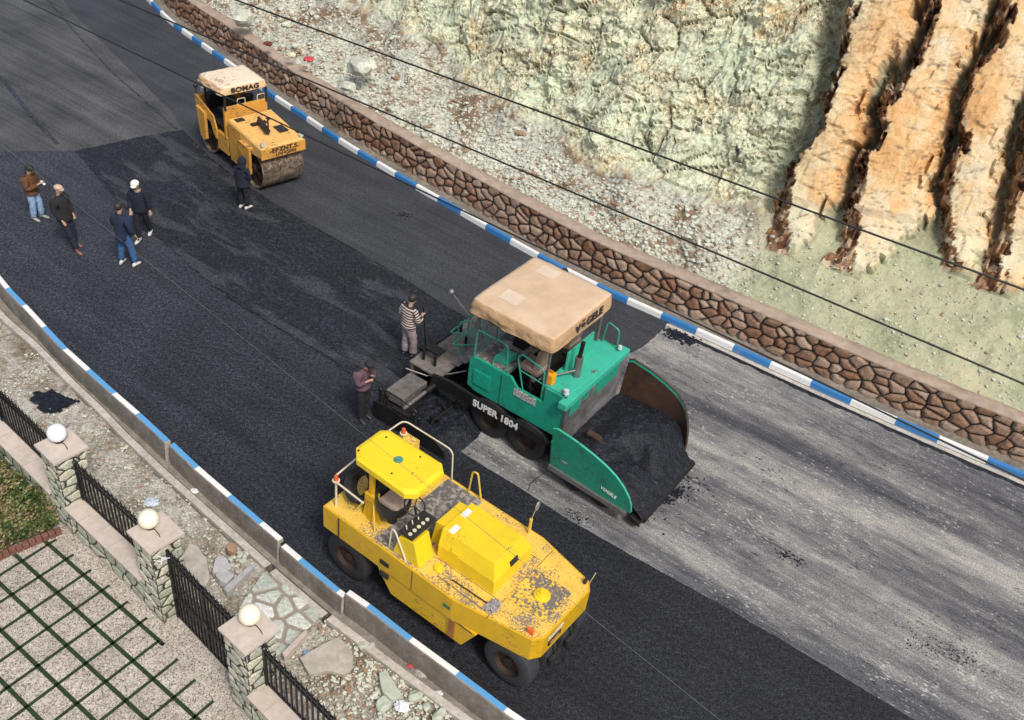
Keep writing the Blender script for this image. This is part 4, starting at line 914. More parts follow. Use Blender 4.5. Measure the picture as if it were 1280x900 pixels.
m_tyre_worn = plain('worn_tyre', (.032, .034, .038), .75, 0, .4, 8, .3, .005)
m_rimb = plain('rusty_rim', (.035, .018, .012), .8, .1, .6, 14, .4, .006)
m_yel = paint('yellow_paint', (.80, .57, .016), (.13, .12, .115), .06, 26, 2.0, .22, .38)
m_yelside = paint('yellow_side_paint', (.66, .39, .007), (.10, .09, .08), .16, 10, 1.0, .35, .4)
m_yeldeck = paint('chipped_yellow_deck', (.80, .52, .08), (.20, .17, .165), .47, 26, 1.8, .5, .55, (.42, .24, .05))
m_yelworn = paint('heavily_worn_plate', (.80, .52, .06), (.15, .13, .135), .72, 17, 2.2, .4, .6, (.3, .2, .1))
m_canopy = paint('bright_yellow_canopy', (.88, .63, .018), (.3, .2, .04), .05, 16, 1, .12, .32)
m_dark = plain('dark_machine_parts', (.03, .028, .027), .6, .2, .6, 8, .5, .02)
m_greydeck = paint('grey_worn_platform', (.33, .31, .28), (.12, .11, .10), .75, 9, 1.5, .6, .7)
m_cream = plain('cream_tube', (.70, .62, .44), .45, 0, .25, 8, .2)
m_ytube = plain('yellow_tube', (.72, .50, .10), .45, 0, .3, 8, .2)
m_beacon = plain('orange_lens', (.75, .13, .03), .25, 0, .2, 10, 0)
m_glass = NM('lamp_glass').out((.75, .77, .78), .08, .3)
m_skin = plain('skin', (.50, .30, .21), .6, 0, .12, 10, .1)

# ---------------------------------------------------------------- yellow pneumatic roller
YR = empty('pneumatic_roller', (-2.5, 11.47, 0), R(-32), 'yellow rubber-tyred roller with a long chipped deck and flat canopy beside the left kerb', 'road roller')
DZ = 1.5
plan = [(-.60, .03), (2.45, .0), (3.92, .24), (4.05, .42), (4.08, 1.72), (3.96, 1.88), (2.80, 2.14), (-.60, 2.14)]
body = MB(); body.prism(plan, .95, DZ-.012, 'z')
body.prism([(.02, .95), (.62, .95), (1.0, .95), (3.0, .95), (2.72, .40), (1.05, .40)][2:] if False else [(.72, .96), (2.98, .96), (2.70, .42), (1.08, .42), (.80, .80)], .035, 2.10, 'y')
body.build('hull', m_yelside, YR, bevel=.012)
inner = [( -.57, .06), (2.45, .03), (3.90, .265), (4.02, .43), (4.05, 1.70), (3.94, 1.85), (2.79, 2.11), (-.57, 2.11)]
MB().prism(inner, DZ-.02, DZ, 'z').build('deck', m_yeldeck, YR)
MB().prism([(.62, .10), (1.46, .08), (1.46, 2.05), (.62, 2.06)], DZ+.002, DZ+.012, 'z').build('operator_floor', m_greydeck, YR)
MB().prism([(3.10, .62), (3.86, .66), (3.88, 1.46), (3.10, 1.44)], DZ+.002, DZ+.014, 'z').build('worn_plate', m_yelworn, YR)
MB().prism([(2.86, .64), (3.07, .65), (3.07, 1.44), (2.86, 1.42)], DZ+.002, DZ+.016, 'z').build('tank_lid', m_yeldeck, YR, bevel=.004)
for a_, b_ in (((1.70, .50), (3.0, .50)), ((1.70, 1.66), (3.0, 1.66)), ((3.10, .08), (3.10, .60)), ((3.10, 1.5), (3.10, 2.0))): MB().box((a_[0]-.004, a_[1]-.004, DZ), (b_[0]+.004, b_[1]+.004, DZ+.004)).build('deck_seam', m_rimb, YR)
MB().lathe([(.001, .10), (.05, .10), (.055, .07), (.09, .065), (.10, .04), (.14, .03), (.15, .0)], (3.53, 1.06, DZ+.012), n=24).build('filler_cap', m_yel, YR, True)
MB().lathe([(.001, .07), (.08, .06), (.10, .0)], (1.86, .33, DZ), n=8).build('filler_cap', m_yel, YR)
# hood: chamfered box, long sides sloping in
hood = MB(); hb = [(1.66, .52), (2.90, .52), (2.90, 1.60), (1.66, 1.60)]; ht = [(1.62, .66), (2.76, .66), (2.76, 1.46), (1.62, 1.46)]
hood.loft([[(x, y, DZ) for x, y in hb], [(x, y, DZ+.30) for x, y in [(1.66, .53), (2.885, .53), (2.885, 1.59), (1.66, 1.59)]], [(x, y, 2.08) for x, y in ht]]); hood.build('engine_hood', m_yel, YR, bevel=.015)
MB().loft([[(1.36, .70, DZ), (1.64, .70, DZ), (1.64, 1.42, DZ), (1.36, 1.42, DZ)], [(1.42, .74, 2.02), (1.63, .74, 2.05), (1.63, 1.38, 2.05), (1.42, 1.38, 2.02)]]).build('hood_cowl', m_yel, YR, bevel=.01)
MB().box((2.862, .98, 1.80), (2.874, 1.20, 1.90), rot=(0, R(-26), 0)).build('hood_badge', m_dark, YR)
MB().tube(rbend([(1.95, .555, 1.92), (1.98, .50, 1.92), (2.12, .50, 1.90), (2.15, .555, 1.9)], .03), .008, 6).build('handle', m_yel, YR)
for x, y in ((1.72, 1.2), (1.8, .78)): MB().prism([(x-.06, y-.1), (x+.05, y-.1), (x+.05, y+.1), (x-.06, y+.1)], 2.081, 2.084, 'z').build('sticker', m_wh, YR)
# console
MB().loft([[(1.02, -.0+.10, DZ), (1.62, .10, DZ), (1.62, .50, DZ), (1.02, .50, DZ)], [(1.12, .12, 1.92), (1.46, .12, 2.02), (1.46, .50, 2.02), (1.12, .50, 1.92)]]).build('console', m_yel, YR, bevel=.015)
MB().prism([(1.10, .14), (1.40, .14), (1.40, .78), (1.10, .78)], 2.0, 2.06, 'z').build('dashboard', m_dark, YR, bevel=.012)
for y in (.2, .31, .42, .53, .64): MB().cyl((1.30, y, 2.06), (1.30, y, 2.075), .035, n=12).build('gauge', m_cream, YR, True)
for y in (.25, .4, .55): MB().cyl((1.18, y, 2.06), (1.16, y, 2.14), .012, n=6).build('control_lever', m_cream, YR, True)
sw = MB(); ring = [(1.02+.19*math.cos(a)*.9, .62+.19*math.sin(a), 2.22-.19*math.cos(a)*.4) for a in np.linspace(0, 2*math.pi, 25)]; sw.tube(ring, .016, 6, False)
for a in (0, 2.1, 4.2): sw.tube([(1.02, .62, 2.20), (1.02+.18*math.cos(a)*.9, .62+.18*math.sin(a), 2.22-.18*math.cos(a)*.4)], .012, 5)
sw.cyl((1.10, .62, 1.9), (1.02, .62, 2.20), .02, n=8); sw.build('steering_wheel', m_black, YR, True)
# bucket seat
seat = MB(); R1 = []
for k, (sc_, z_) in enumerate(((.22, 1.78), (.31, 1.86), (.34, 2.06), (.33, 2.16), (.29, 2.14), (.26, 1.98), (.001, 1.95))):
    R1.append([(.55+sc_*math.cos(a)*.92, .60+sc_*math.sin(a), z_+(.10 if k in (2, 3, 4) else 0)*(-math.cos(a))) for a in np.linspace(0, 2*math.pi, 24, endpoint=False)])
seat.loft(R1); seat.cyl((.55, .6, DZ), (.55, .6, 1.8), .09); seat.build('seat', m_black, YR, True)
MB().loft([[(.34, .42, 2.00), (.78, .42, 1.99), (.78, .80, 1.99), (.34, .80, 2.0)], [(.36, .44, 2.07), (.76, .44, 2.05), (.76, .78, 2.05), (.36, .78, 2.07)]]).build('seat_cushion', plain('beige_cushion', (.45, .36, .30), .85), YR, bevel=.02)
# canopy with folded edge and post
CZ = 2.92; o8 = [(-.12, .42), (-.22, .52), (-.22, 1.18), (-.10, 1.28), (1.08, 1.24), (1.27, 1.10), (1.27, .40), (1.10, .24), (.05, .30)]
o8 = [(-.10, .34), (-.22, .46), (-.22, 1.06), (-.10, 1.18), (1.10, 1.18), (1.26, 1.04), (1.26, .36), (1.10, .22), (-.02, .26)]
def inset(P, d, c=None):
    c = Vector((sum(p[0] for p in P)/len(P), sum(p[1] for p in P)/len(P))); return [tuple(c+(Vector(p)-c)*(1-d/(Vector(p)-c).length)) for p in P]
i8 = inset(o8, .09)
cn = MB(); cn.loft([[(x, y, CZ-.15) for x, y in o8], [(x, y, CZ-.03) for x, y in o8], [(x, y, CZ) for x, y in i8]]); cn.build('canopy', m_canopy, YR, bevel=.008)
MB().lathe([(.085, 0), (.085, .004), (.001, .004)], (.52, .72, CZ+.001), n=24).build('emblem', plain('green_emblem', (.10, .30, .20), .5, 0, .8, 30), YR)
for x, y in ((-.12, .42), (.66, .40), (.0, .98), (.75, 1.02)): MB().cyl((x, y, CZ-.002), (x, y, CZ+.012), .018, n=8).build('bolt', m_dark, YR)
mb = MB()
for y in (.34, 1.08): mb.box((.0, y-.006, CZ-.001), (1.1, y+.006, CZ+.010))
mb.build('canopy_ribs', m_canopy, YR)
mb = MB(); mb.box((.20, .33, DZ), (.32, .45, 2.15), taper=(.8, .8)).box((.21, .34, 2.1), (.29, .42, 2.80)).prism([(.05, DZ), (.50, DZ), (.30, 2.3), (.20, 2.3)], .36, .385, 'y'); mb.box((.14, .31, 2.0), (.36, .47, 2.16)).box((-.02, 1.02, DZ), (.06, 1.10, 2.80)).build('canopy_post', m_yelside, YR, bevel=.006)
mb = MB(); mb.tube(rbend([(-.50, .60, DZ), (-.50, .25, DZ), ], .01) if False else [(-.10, .30, DZ), (.22, .40, 2.1)], .016, 6); mb.tube([(.50, .20, DZ), (.28, .37, 2.2)], .016, 6); mb.build('post_brace', m_ytube, YR, True)
# guard rail round the rear platform
gr = MB(); gr.tube(rbend([(.28, .14, 2.12), (-.50, .16, 2.16), (-.52, .92, 2.20)], .12, 5), .018, 8); gr.tube(rbend([(-.52, 1.02, 2.32), (-.52, 2.06, 2.28), (.66, 2.08, 2.26), (.70, 2.08, DZ)], .14, 5), .015, 8)
gr.tube([(-.42, .18, DZ), (-.42, .18, 2.14)], .022, 8).tube([(-.50, .95, DZ), (-.52, .95, 2.2)], .02, 8).tube([(-.50, 1.1, DZ), (-.52, 1.05, 2.32)], .015, 8); gr.build('guard_rail', m_cream, YR, True)
gr = MB(); gr.tube(rbend([(1.12, 2.06, DZ), (1.16, 2.06, 2.08), (1.28, 2.06, 2.12), (1.42, 2.06, DZ)], .07), .018, 8); gr.build('grab_handle', m_ytube, YR, True)
gr = MB(); gr.tube(rbend([(.90, .14, DZ), (.96, .12, 2.02), (1.06, .10, 2.02), (1.34, .08, DZ)], .06), .015, 8); gr.build('grab_handle', m_cream, YR, True)
for (x, y, z) in ((-.42, .18, 2.16), (-.40, 1.92, 2.12)):
    MB().lathe([(.001, .12), (.035, .11), (.045, .03), (.045, .0)], (x, y, z), n=14).build('beacon', m_beacon, YR, True); MB().lathe([(.07, -.01), (.07, .01), (.001, .012)], (x, y, z), n=14).build('beacon_base', m_cream, YR, True)
MB().box((-.52, 1.78, DZ), (-.14, 2.10, 1.98)).build('tool_box', m_yeldeck, YR, bevel=.012); MB().tube([(-.40, 1.92, 1.98), (-.40, 1.92, 2.12)], .014, 6).tube([(-.2, 2.0, 1.98), (-.14, 1.94, 2.1)], .012, 6).build('beacon_stem', m_cream, YR)
# mirror, levers, small fittings
MB().tube([(2.54, 2.03, DZ), (2.54, 2.03, 1.88)], .03, 8).build('mirror_post', m_ytube, YR, True)
mi_ = MB(); mi_.tube([(2.54, 2.03, 1.85), (2.58, 2.05, 2.12)], .010, 6); mi_.lathe([(.001, -.012), (.06, -.01), (.065, 0), (.06, .01), (.001, .012)], (0, 0, 0), 'x', 18)
for i in range(len(mi_.v)-90, len(mi_.v)): x, y, z = mi_.v[i]; mi_.v[i] = (x+2.60, y+2.07, z*1.7+2.22)
mi_.build('mirror', plain('mirror_back', (.5, .48, .45), .3, .5), YR, True)
MB().tube([(2.30, .10, DZ), (2.32, .12, 1.74)], .014, 6).build('lever', m_ytube, YR)
MB().tube([(1.95, .20, DZ+.015), (3.0, .17, DZ+.015)], .012, 6).build('lifting_bar', plain('rusty_bar', (.25, .18, .15), .7), YR)
MB().box((3.76, .30, DZ), (3.88, .36, 1.60)).build('reflector', m_beacon, YR, bevel=.006)
MB().tube([(3.92, 1.78, DZ), (3.93, 1.79, 1.60)], .035, 8).build('lamp_stub', m_dark, YR)
MB().tube([(3.96, 1.90, 1.40), (4.02, 1.92, 1.72)], .008, 5).build('marker_rod', m_cream, YR)
for x, z_, w__, h__ in ((.92, 1.16, .16, .07), (.92, .84, .16, .07), (3.58, 0, 0, 0)):
    if w__: MB().box((x-w__/2-.02, -.004, z_-h__/2-.015), (x+w__/2+.02, .034, z_+h__/2+.015), ).build('side_vent', m_dark, YR, bevel=.008)
for xs in (-.2, 1.55, 2.62): MB().box((xs, .0, .97), (xs+.008, .034, 1.47)).build('panel_seam', m_dark, YR) if xs < 2 else None
MB().box((1.05, .022, .938), (2.9, .036, .950)).build('panel_seam', m_rimb, YR)
MB().box((2.28, -.018, 1.20), (2.42, .0, 1.26)).build('side_plate', plain('green_plate', (.02, .14, .08), .4), YR)
MB().box((4.062, .56, 1.12), (4.078, .92, 1.24)).build('headlamp_recess', m_rimb, YR, bevel=.006)
MB().box((4.067, .60, 1.145), (4.085, .86, 1.215)).build('headlight', plain('dim_lens', (.45, .28, .10), .25), YR)
MB().box((4.065, .52, 1.30), (4.074, .96, 1.38)).build('number_plate', plain('worn_plate_white', (.70, .64, .45), .6, 0, .5, 30), YR)
MB().box((2.42, .0, .50), (2.54, .034, .96)).build('rusty_bracket', plain('rust_orange', (.34, .14, .03), .8, 0, .5, 10), YR)
MB().prism([(-.58, .95), (3.6, .95), (3.3, .62), (-.3, .62)], .55, 1.6, 'y').build('chassis', m_dark, YR)
for y in (.20, .66, 1.12, 1.58, 1.98): wheel(YR, (-.02, y-.02, .50), .50, .30 if y != 1.98 else .26, m_tyre, m_rimb)
for y in (.36, .86, 1.36, 1.80): wheel(YR, (3.55, y, .50), .50, .34, m_tyre_worn, m_rimb)
MB().cyl((-.02, .2, .5), (-.02, 1.9, .5), .08, n=10).cyl((3.55, .3, .5), (3.55, 1.8, .5), .08, n=10).box((3.3, .6, .5), (3.8, 1.6, .9)).build('axle', m_dark, YR)
mb = MB()
for y in (.86, 1.36): mb.box((4.06, y-.16, .42), (4.13, y+.16, .60)).tube([(4.1, y, .6), (3.95, y, .96)], .015, 6)
mb.build('scraper', m_dark, YR, bevel=.01)
# spare tyre lying tilted on the rear deck: rests on the machine, a thing of its own
cs_ = Matrix.Rotation(R(-32), 3, 'Z')
def yl(x, y, z): p = cs_@Vector((x, y, z)); return (p.x-2.5, p.y+11.47, z)
sp = empty('spare_tyre', yl(-.20, .62, DZ+.36), R(-32), 'worn black spare tyre propped on the rear deck of the yellow roller', 'tyre')
mb = MB(); mb.lathe([(.20, -.10), (.32, -.13), (.345, -.08), (.35, 0), (.345, .08), (.32, .13), (.20, .10), (.19, .02), (.19, -.02), (.20, -.10)], axis='z', n=32); o = mb.build('tyre_ring', m_tyre, sp, True); o.rotation_euler = (R(48), R(-12), 0)
# ragged mop left on the deck
mp = empty('rag_mop', yl(3.05, .32, DZ+.01), R(-32), 'grey shaggy rag mop lying on the deck near the front edge of the yellow roller', 'mop')
mb = MB(); rn = random.Random(6)
for k in range(260):
    a = rn.uniform(0, 6.28); r_ = rn.uniform(0, .12); x, y = r_*math.cos(a)*.85, r_*math.sin(a)*1.3; mb.tube([(x, y, 0), (x+rn.uniform(-.02, .02), y+rn.uniform(-.02, .02), rn.uniform(.02, .06)), (x+rn.uniform(-.06, .06), y+rn.uniform(-.06, .06), rn.uniform(.0, .05))], .007, 4)
mb.build('strands', plain('grey_strands', (.40, .36, .36), .95, 0, .5, 20), mp)
MB().tube([(-.05, -.02, .03), (-.85, -.04, .035)], .012, 6).build('handle', m_dark, mp)

# ---------------------------------------------------------------- tandem roller
m_or = paint('ochre_paint', (.66, .33, .055), (.10, .08, .07), .34, 9, 1.3, .5, .5, (.33, .17, .05))
m_ortop = paint('faded_ochre_top', (.74, .44, .13), (.20, .13, .08), .36, 9, 1.0, .45, .55, (.45, .24, .08))
m_roofc = paint('faded_cream_roof', (.76, .64, .48), (.50, .36, .24), .40, 5, .8, .5, .75, (.62, .47, .33))
m_roofs = paint('tan_roof_skirt', (.66, .45, .24), (.4, .25, .13), .35, 5, .8, .5, .7, (.5, .34, .2))
M = NM('drum_steel'); v = M.co('Object'); n = M.noise(M.mapv(v, (1, .5, 1)), 3.5, 5, .7); st2 = M.noise(M.mapv(v, (1, 14, 1)), 1.5, 3); col = M.ramp(M.math('ADD', M.math('MULTIPLY', n, .6), M.math('MULTIPLY', st2, .4)), [(.36, (.07, .045, .03)), (.5, (.19, .14, .10)), (.62, (.36, .29, .22))]); m_drum = M.out(col, .55, .4, M.bump(n, .3, .01))
M = NM('caked_mud'); v = M.co('Object'); n = M.noise(v, 9, 5, .75); col = M.ramp(n, [(.36, (.035, .025, .018)), (.5, (.12, .085, .06)), (.64, (.28, .22, .16))]); m_mud = M.out(col, .9, 0, M.bump(n, .9, .03))
TR = empty('tandem_roller', (-10.14, 26.78, 0), R(-43), 'orange-yellow double drum roller with a cream fabric canopy, working at the upper left', 'road roller'); TR.scale = (.965, .965, .965)
TW = 1.42
def drum(cx, r=.61, xw=(0.02, TW)):
    d = bpy.data.objects.new('drum', None); COL.objects.link(d); d.parent = TR; d.location = (cx, 0, r); d.empty_display_size = .1
    y0, y1 = xw
    MB().lathe([(r-.04, y0+.03), (r-.035, y0), (r, y0), (r, y1), (r-.035, y1), (r-.04, y1-.03), (r-.04, y0+.03)], axis='y', n=56).build('shell', m_drum, d, True)
    mb = MB(); mb.lathe([(r-.04, y0+.10), (r*.5, y0+.14), (.001, y0+.14)], axis='y', n=32); mb.lathe([(r-.04, y1-.10), (.001, y1-.14)], axis='y', n=32)
    mb.lathe([(.001, y0-.02), (.16, y0-.02), (.17, y0+.14)], axis='y', n=16)
    for k in range(6): a = k*math.pi/3; mb.box((-.03, y0+.06, .15), (.03, y0+.14, r-.05), rot=Matrix.Rotation(a, 3, 'Y'), piv=(0, 0, 0))
    mb.build('hub', m_rimb, d, True)
    return d
drum(0.0); fd = drum(2.66)
mb = MB(); rn = random.Random(3); rings = []
for a in np.linspace(R(2), R(100), 18):
    row = []
    for y in np.linspace(.06, TW-.04, 26):
        q = .615+.022*mnoise.noise(Vector((y*5, a*4, 0)))+.03+.02*mnoise.noise(Vector((y*11, a*9, 2)))
        if a < R(7+14*mnoise.noise(Vector((y*2.2, 0, 5)))): q = .600
        row.append((q*math.cos(a), y, q*math.sin(a)))
    rings.append(row)
mb.loft(rings, False, False); mb.build('caked_mud', m_mud, fd, True)
# front frame: hood
hd = MB(); hd.loft([[(1.42, -.02, 1.02), (3.28, -.02, 1.20), (3.28, 1.46, 1.20), (1.42, 1.46, 1.02)], [(1.42, -.02, 1.66), (3.30, -.02, 1.48), (3.30, 1.46, 1.48), (1.42, 1.46, 1.66)], [(1.44, .0, 1.70), (3.22, .02, 1.53), (3.22, 1.42, 1.53), (1.44, 1.44, 1.70)]]); hd.build('engine_hood', m_ortop, TR, bevel=.012)
MB().box((3.296, -.03, 1.17), (3.316, 1.47, 1.50)).build('front_panel', m_or, TR, bevel=.006)
MB().prism([(1.40, 1.62), (2.16, 1.58), (2.16, .62), (1.86, .38), (1.46, .38)], -.035, .0, 'y').prism([(1.40, 1.62), (2.16, 1.58), (2.16, .62), (1.86, .38), (1.46, .38)], 1.44, 1.475, 'y').box((1.42, 0, .5), (1.9, 1.44, 1.05)).build('front_frame', m_or, TR, bevel=.01)
for y0, y1 in ((-.14, -.06), (1.50, 1.58)):
    MB().prism([(2.18, 1.34), (2.78, 1.30), (2.78, .50), (2.56, .42), (2.40, .50), (2.40, .95), (2.18, 1.05)], y0, y1, 'y').box((2.16, min(y0, 0), 1.28), (2.80, max(y1, 1.44) if y0 > 1 else 0, 1.36)).build('yoke', m_or, TR, bevel=.012)
for nm, (x, y) in (('headlight', (3.18, .10)), ('headlight', (3.18, 1.40))):
    h_ = MB(); h_.lathe([(.001, -.08), (.05, -.07), (.065, .02), (.07, .03), (.001, .028)], (x+.02, y, 1.62), 'x', 14); h_.cyl((x, y, 1.50), (x, y, 1.58), .015, n=6); h_.build(nm, m_glass, TR, True)
ex = MB(); ex.cyl((2.10, .66, 1.78), (2.72, .56, 1.72), .085, n=16).cyl((1.95, .72, 1.80), (2.12, .66, 1.78), .05, n=10).box((1.98, .40, 1.66), (2.12, .9, 1.70)); ex.build('muffler', m_rimb, TR, True)
MB().cyl((2.72, .58, 1.62), (2.72, .58, 2.12), .026, n=10).cyl((2.66, .56, 2.12), (2.80, .60, 2.14), .026, n=8).build('exhaust_pipe', m_black, TR, True)
MB().box((1.52, .12, 1.69), (1.72, .40, 1.706)).build('hood_vent', m_dark, TR); MB().box((2.35, .95, 1.60), (2.75, 1.25, 1.628)).build('hood_vent', m_dark, TR)
# cab tub and rear frame
tub = MB(); tub.box((1.14, -.02, .88), (1.24, 1.44, 1.96)).box((.66, -.02, .42), (1.30, .10, 1.02)).box((.66, 1.34, .42), (1.30, 1.44, 1.02)).box((.60, .05, .60), (1.26, 1.38, .92)).build('cab_tub', m_or, TR, bevel=.012)
MB().prism([(-.58, 1.72), (-.46, 1.76), (.55, 1.45), (.72, 1.05), (.66, .72), (.50, .86), (.36, 1.18), (-.50, 1.30)], -.06, -.01, 'y').prism([(-.58, 1.72), (-.46, 1.76), (.55, 1.45), (.72, 1.05), (.66, .72), (.50, .86), (.36, 1.18), (-.50, 1.30)], 1.43, 1.48, 'y').box((-.56, -.01, 1.28), (-.44, 1.44, 1.70)).build('rear_frame', m_or, TR, bevel=.01)
for y0, y1 in ((-.15, -.06), (1.49, 1.57)): MB().prism([(-.36, 1.46), (.16, 1.40), (.16, .52), (-.02, .42), (-.20, .52)], y0, y1, 'y').build('yoke', m_or, TR, bevel=.012)
MB().box((-.40, .02, 1.24), (1.14, 1.42, 1.32)).build('cab_floor', m_dark, TR)
MB().prism([(-.45, 1.32), (-.20, 1.32), (-.05, 1.85), (-.18, 1.92), (-.42, 1.72)], .2, 1.0, 'y').build('dashboard', m_black, TR, bevel=.02)
sw = MB(); sw.tube([(.12+.17*math.cos(a)*.8, .50+.17*math.sin(a), 1.98+.17*math.cos(a)*.5) for a in np.linspace(0, 2*math.pi, 21)], .014, 6, False).tube([(-.1, .5, 1.8), (.12, .5, 1.98)], .018, 6).build('steering_wheel', m_black, TR, True)
for y in (.42, 1.0): MB().box((.30, y-.20, 1.45), (.74, y+.20, 1.60)).box((.72, y-.20, 1.5), (.84, y+.20, 2.06), rot=(0, R(10), 0)).box((.4, y-.1, 1.3), (.65, y+.1, 1.46)).build('seat', m_black, TR, bevel=.03)
MB().box((-.55, .15, 1.76), (-.38, .5, 1.92)).build('lamp_box', plain('grey_box', (.45, .48, .52), .4), TR, bevel=.02); MB().ball((-.50, -.02, 2.02), .075, 8).tube([(-.50, -.02, 1.7), (-.5, -.02, 2.0)], .015, 6).build('mirror', m_black, TR, True)
rl = MB()
for y in (.62, 1.30): rl.tube(rbend([(1.18, y-.16, 1.94), (1.18, y-.16, 2.14), (1.18, y+.10, 2.14), (1.18, y+.10, 1.94)], .05), .014, 6)
rl.build('hand_rail', m_cream, TR, True)
RZ = 2.62
for x, y in ((.02, -.02), (1.22, -.02), (.02, 1.30), (1.22, 1.38)): MB().box((x, y, 1.35 if x < 1 else 1.9), (x+.055, y+.055, RZ-.08)).build('canopy_post', m_black, TR)
def cloth_roof(x0, x1, y0, y1, z, drop, seed, crown=.05, n=22, flare=.03, sag=.03):
    """draped fabric canopy: crowned top, rounded shoulders, creased skirt. returns (V, F, skirt mask per face)"""
    V = []; F = []; ring = []
    us = np.linspace(-1, 1, n); rows = []
    for a in us:
        for b in us:
            x = (x0+x1)/2+a*(x1-x0)/2; y = (y0+y1)/2+b*(y1-y0)/2
            e = max(abs(a), abs(b)); zz = z+crown*(1-a*a)*(1-b*b)-sag*.6*(max(0, e-.86)/.14)**2+.012*mnoise.noise(Vector((x*3.2, y*3.2, seed)))+.008*mnoise.noise(Vector((x*9, y*9, seed)))
            rr = 1-.02*(abs(a*b)**6); V.append(((x-(x0+x1)/2)*rr+(x0+x1)/2, (y-(y0+y1)/2)*rr+(y0+y1)/2, zz))
    F = [tuple(f) for f in gridfaces(n, n)]; top = len(F)
    per = [(i, 0) for i in range(n-1)]+[(n-1, j) for j in range(n-1)]+[(i, n-1) for i in range(n-1, 0, -1)]+[(0, j) for j in range(n-1, 0, -1)]
    last = [i*n+j for i, j in per]; c = Vector(((x0+x1)/2, (y0+y1)/2))
    for k in range(1, 7):
        cur = []
        for m_, (i, j) in enumerate(per):
            p = Vector(V[i*n+j]); d = Vector((us[i] if abs(us[i]) > .999 else 0, us[j] if abs(us[j]) > .999 else 0)); d = d.normalized() if d.length else d
            t = k/6; wr = .022*mnoise.noise(Vector((p.x*6, p.y*6, t*2.2+seed)))+.03*mnoise.noise(Vector((p.x*2.2, p.y*2.2, t*3+seed)))+(.035*(1-abs(mnoise.noise(Vector((p.x*2.6+t*.8, p.y*2.6, t*2.4+seed))))*3) if d.y < -.5 else 0)
            if d.x > .5: wr *= .3
            o_ = sag*min(1, t*2.5)+flare*t+wr*min(1, t*2); zl = drop*t*(1+.06*mnoise.noise(Vector((p.x*1.6, p.y*1.6, seed+9))))
            V.append((p.x+d.x*o_, p.y+d.y*o_, p.z-zl)); cur.append(len(V)-1)
        for m_ in range(len(per)): q = (m_+1) % len(per); F.append((last[m_], last[q], cur[q], cur[m_]))
        last = cur
    return V, F, top
V, F, top = cloth_roof(-.02, 1.28, -.10, 1.38, RZ, .19, 3)
o = arrmesh('canopy_cover', V, F, [m_roofc, m_roofs], TR, True, mi=[0]*top+[1]*(len(F)-top))
m_ltr = plain('black_lettering', (.03, .022, .02), .7, 0, .4, 30, .1)
text_mesh('BOMAG', .21, m_ltr, TR, (1.350, .66, RZ-.105), (R(90), 0, R(90)), bold=.008, sx=1.22)
text_mesh('-ERZNT.S.', .19, m_ltr, TR, (3.320, .74, 1.40), (R(90), 0, R(90)), bold=.007, sx=1.12)
text_mesh('UN IGERS', .14, m_ltr, TR, (3.320, .80, 1.255), (R(90), 0, R(90)), bold=.005, sx=1.1)

# ---------------------------------------------------------------- asphalt paver
og = at(570, 560, 0)
m_grn = paint('green_paint', (.014, .34, .215), (.04, .06, .05), .24, 14, 1.6, .6, .38, (.02, .16, .11))
m_grntop = paint('faded_green_top', (.04, .44, .30), (.12, .14, .12), .22, 8, 1.2, .35, .45, (.05, .25, .18))
m_gtube = plain('green_tube', (.03, .30, .21), .4, 0, .3, 8, .2)
m_steel = plain('worn_steel', (.26, .24, .23), .45, .6, .4, 7, .4, .01)
m_steeld = plain('black_steel', (.022, .020, .020), .5, .4, .6, 8, .5, .015)
m_rust = plain('rusty_hopper', (.07, .032, .018), .7, .2, .7, 5, .5, .02, (.018, .014, .012))
m_tarp = plain('tan_canvas', (.50, .33, .185), .9, 0, .3, 5, .9, .05, (.36, .225, .115)); m_tarpt = plain('sun_bleached_canvas', (.60, .45, .31), .9, 0, .25, 1.9, .5, .02, (.50, .345, .21)); m_bleach = plain('bleached_patch', (.68, .54, .40), .9, 0, .12, 5, .2)
PV = empty('asphalt_paver', (og.x, og.y, -.06), R(-31), 'green wheeled asphalt paver with a tan canvas canopy and a full hopper of black asphalt', 'asphalt paver')
Z = .06
# body
bd = MB(); bd.prism([(-.46, 1.10), (-.46, 1.80), (-.36, 1.92), (.62, 1.92), (.80, 1.72), (1.46, 1.72), (1.46, 2.12), (1.98, 2.12), (1.98, 1.06), (1.80, 1.02), (-.20, 1.02)], .84, .90, 'y')
bd.prism([(-.46, 1.10), (-.46, 1.80), (-.36, 1.92), (.62, 1.92), (.80, 1.72), (1.46, 1.72), (1.46, 2.12), (1.98, 2.12), (1.98, 1.06), (1.80, 1.02), (-.20, 1.02)], 3.02, 3.08, 'y')
bd.box((-.46, .90, 1.0), (-.40, 3.02, 1.80)).box((-.38, .9, .95), (.0, 3.02, 1.1)); bd.build('side_panels', m_grn, PV, bevel=.012)
MB().prism([(1.34, .91), (1.96, .91), (2.0, 3.01), (1.34, 3.01)], 2.06, 2.13, 'z').prism([(1.34, .91), (1.40, .91), (1.40, 3.01), (1.34, 3.01)], 1.1, 2.06, 'z').build('engine_cover', m_grntop, PV, bevel=.01)
MB().box((-.36, .905, 1.80), (.46, 3.015, 1.90)).build('operator_floor', m_greydeck, PV)
MB().box((-.30, .93, 1.0), (1.34, 3.0, 1.20)).box((.5, 1.4, 1.2), (1.3, 2.7, 1.78)).build('machinery', m_dark, PV)
mb = MB(); rn = random.Random(12)
for k in range(44):
    p = Vector((rn.uniform(.45, 1.3), rn.uniform(1.0, 2.9), rn.uniform(1.25, 1.85))); q = p+Vector((rn.uniform(-.3, .3), rn.uniform(-.3, .3), rn.uniform(-.2, .25))); MB().tube(rbend([p, (p+q)/2+Vector((0, 0, .1)), q], .1), rn.choice([.012, .02, .03]), 6).build('hose', m_dark, PV, True)
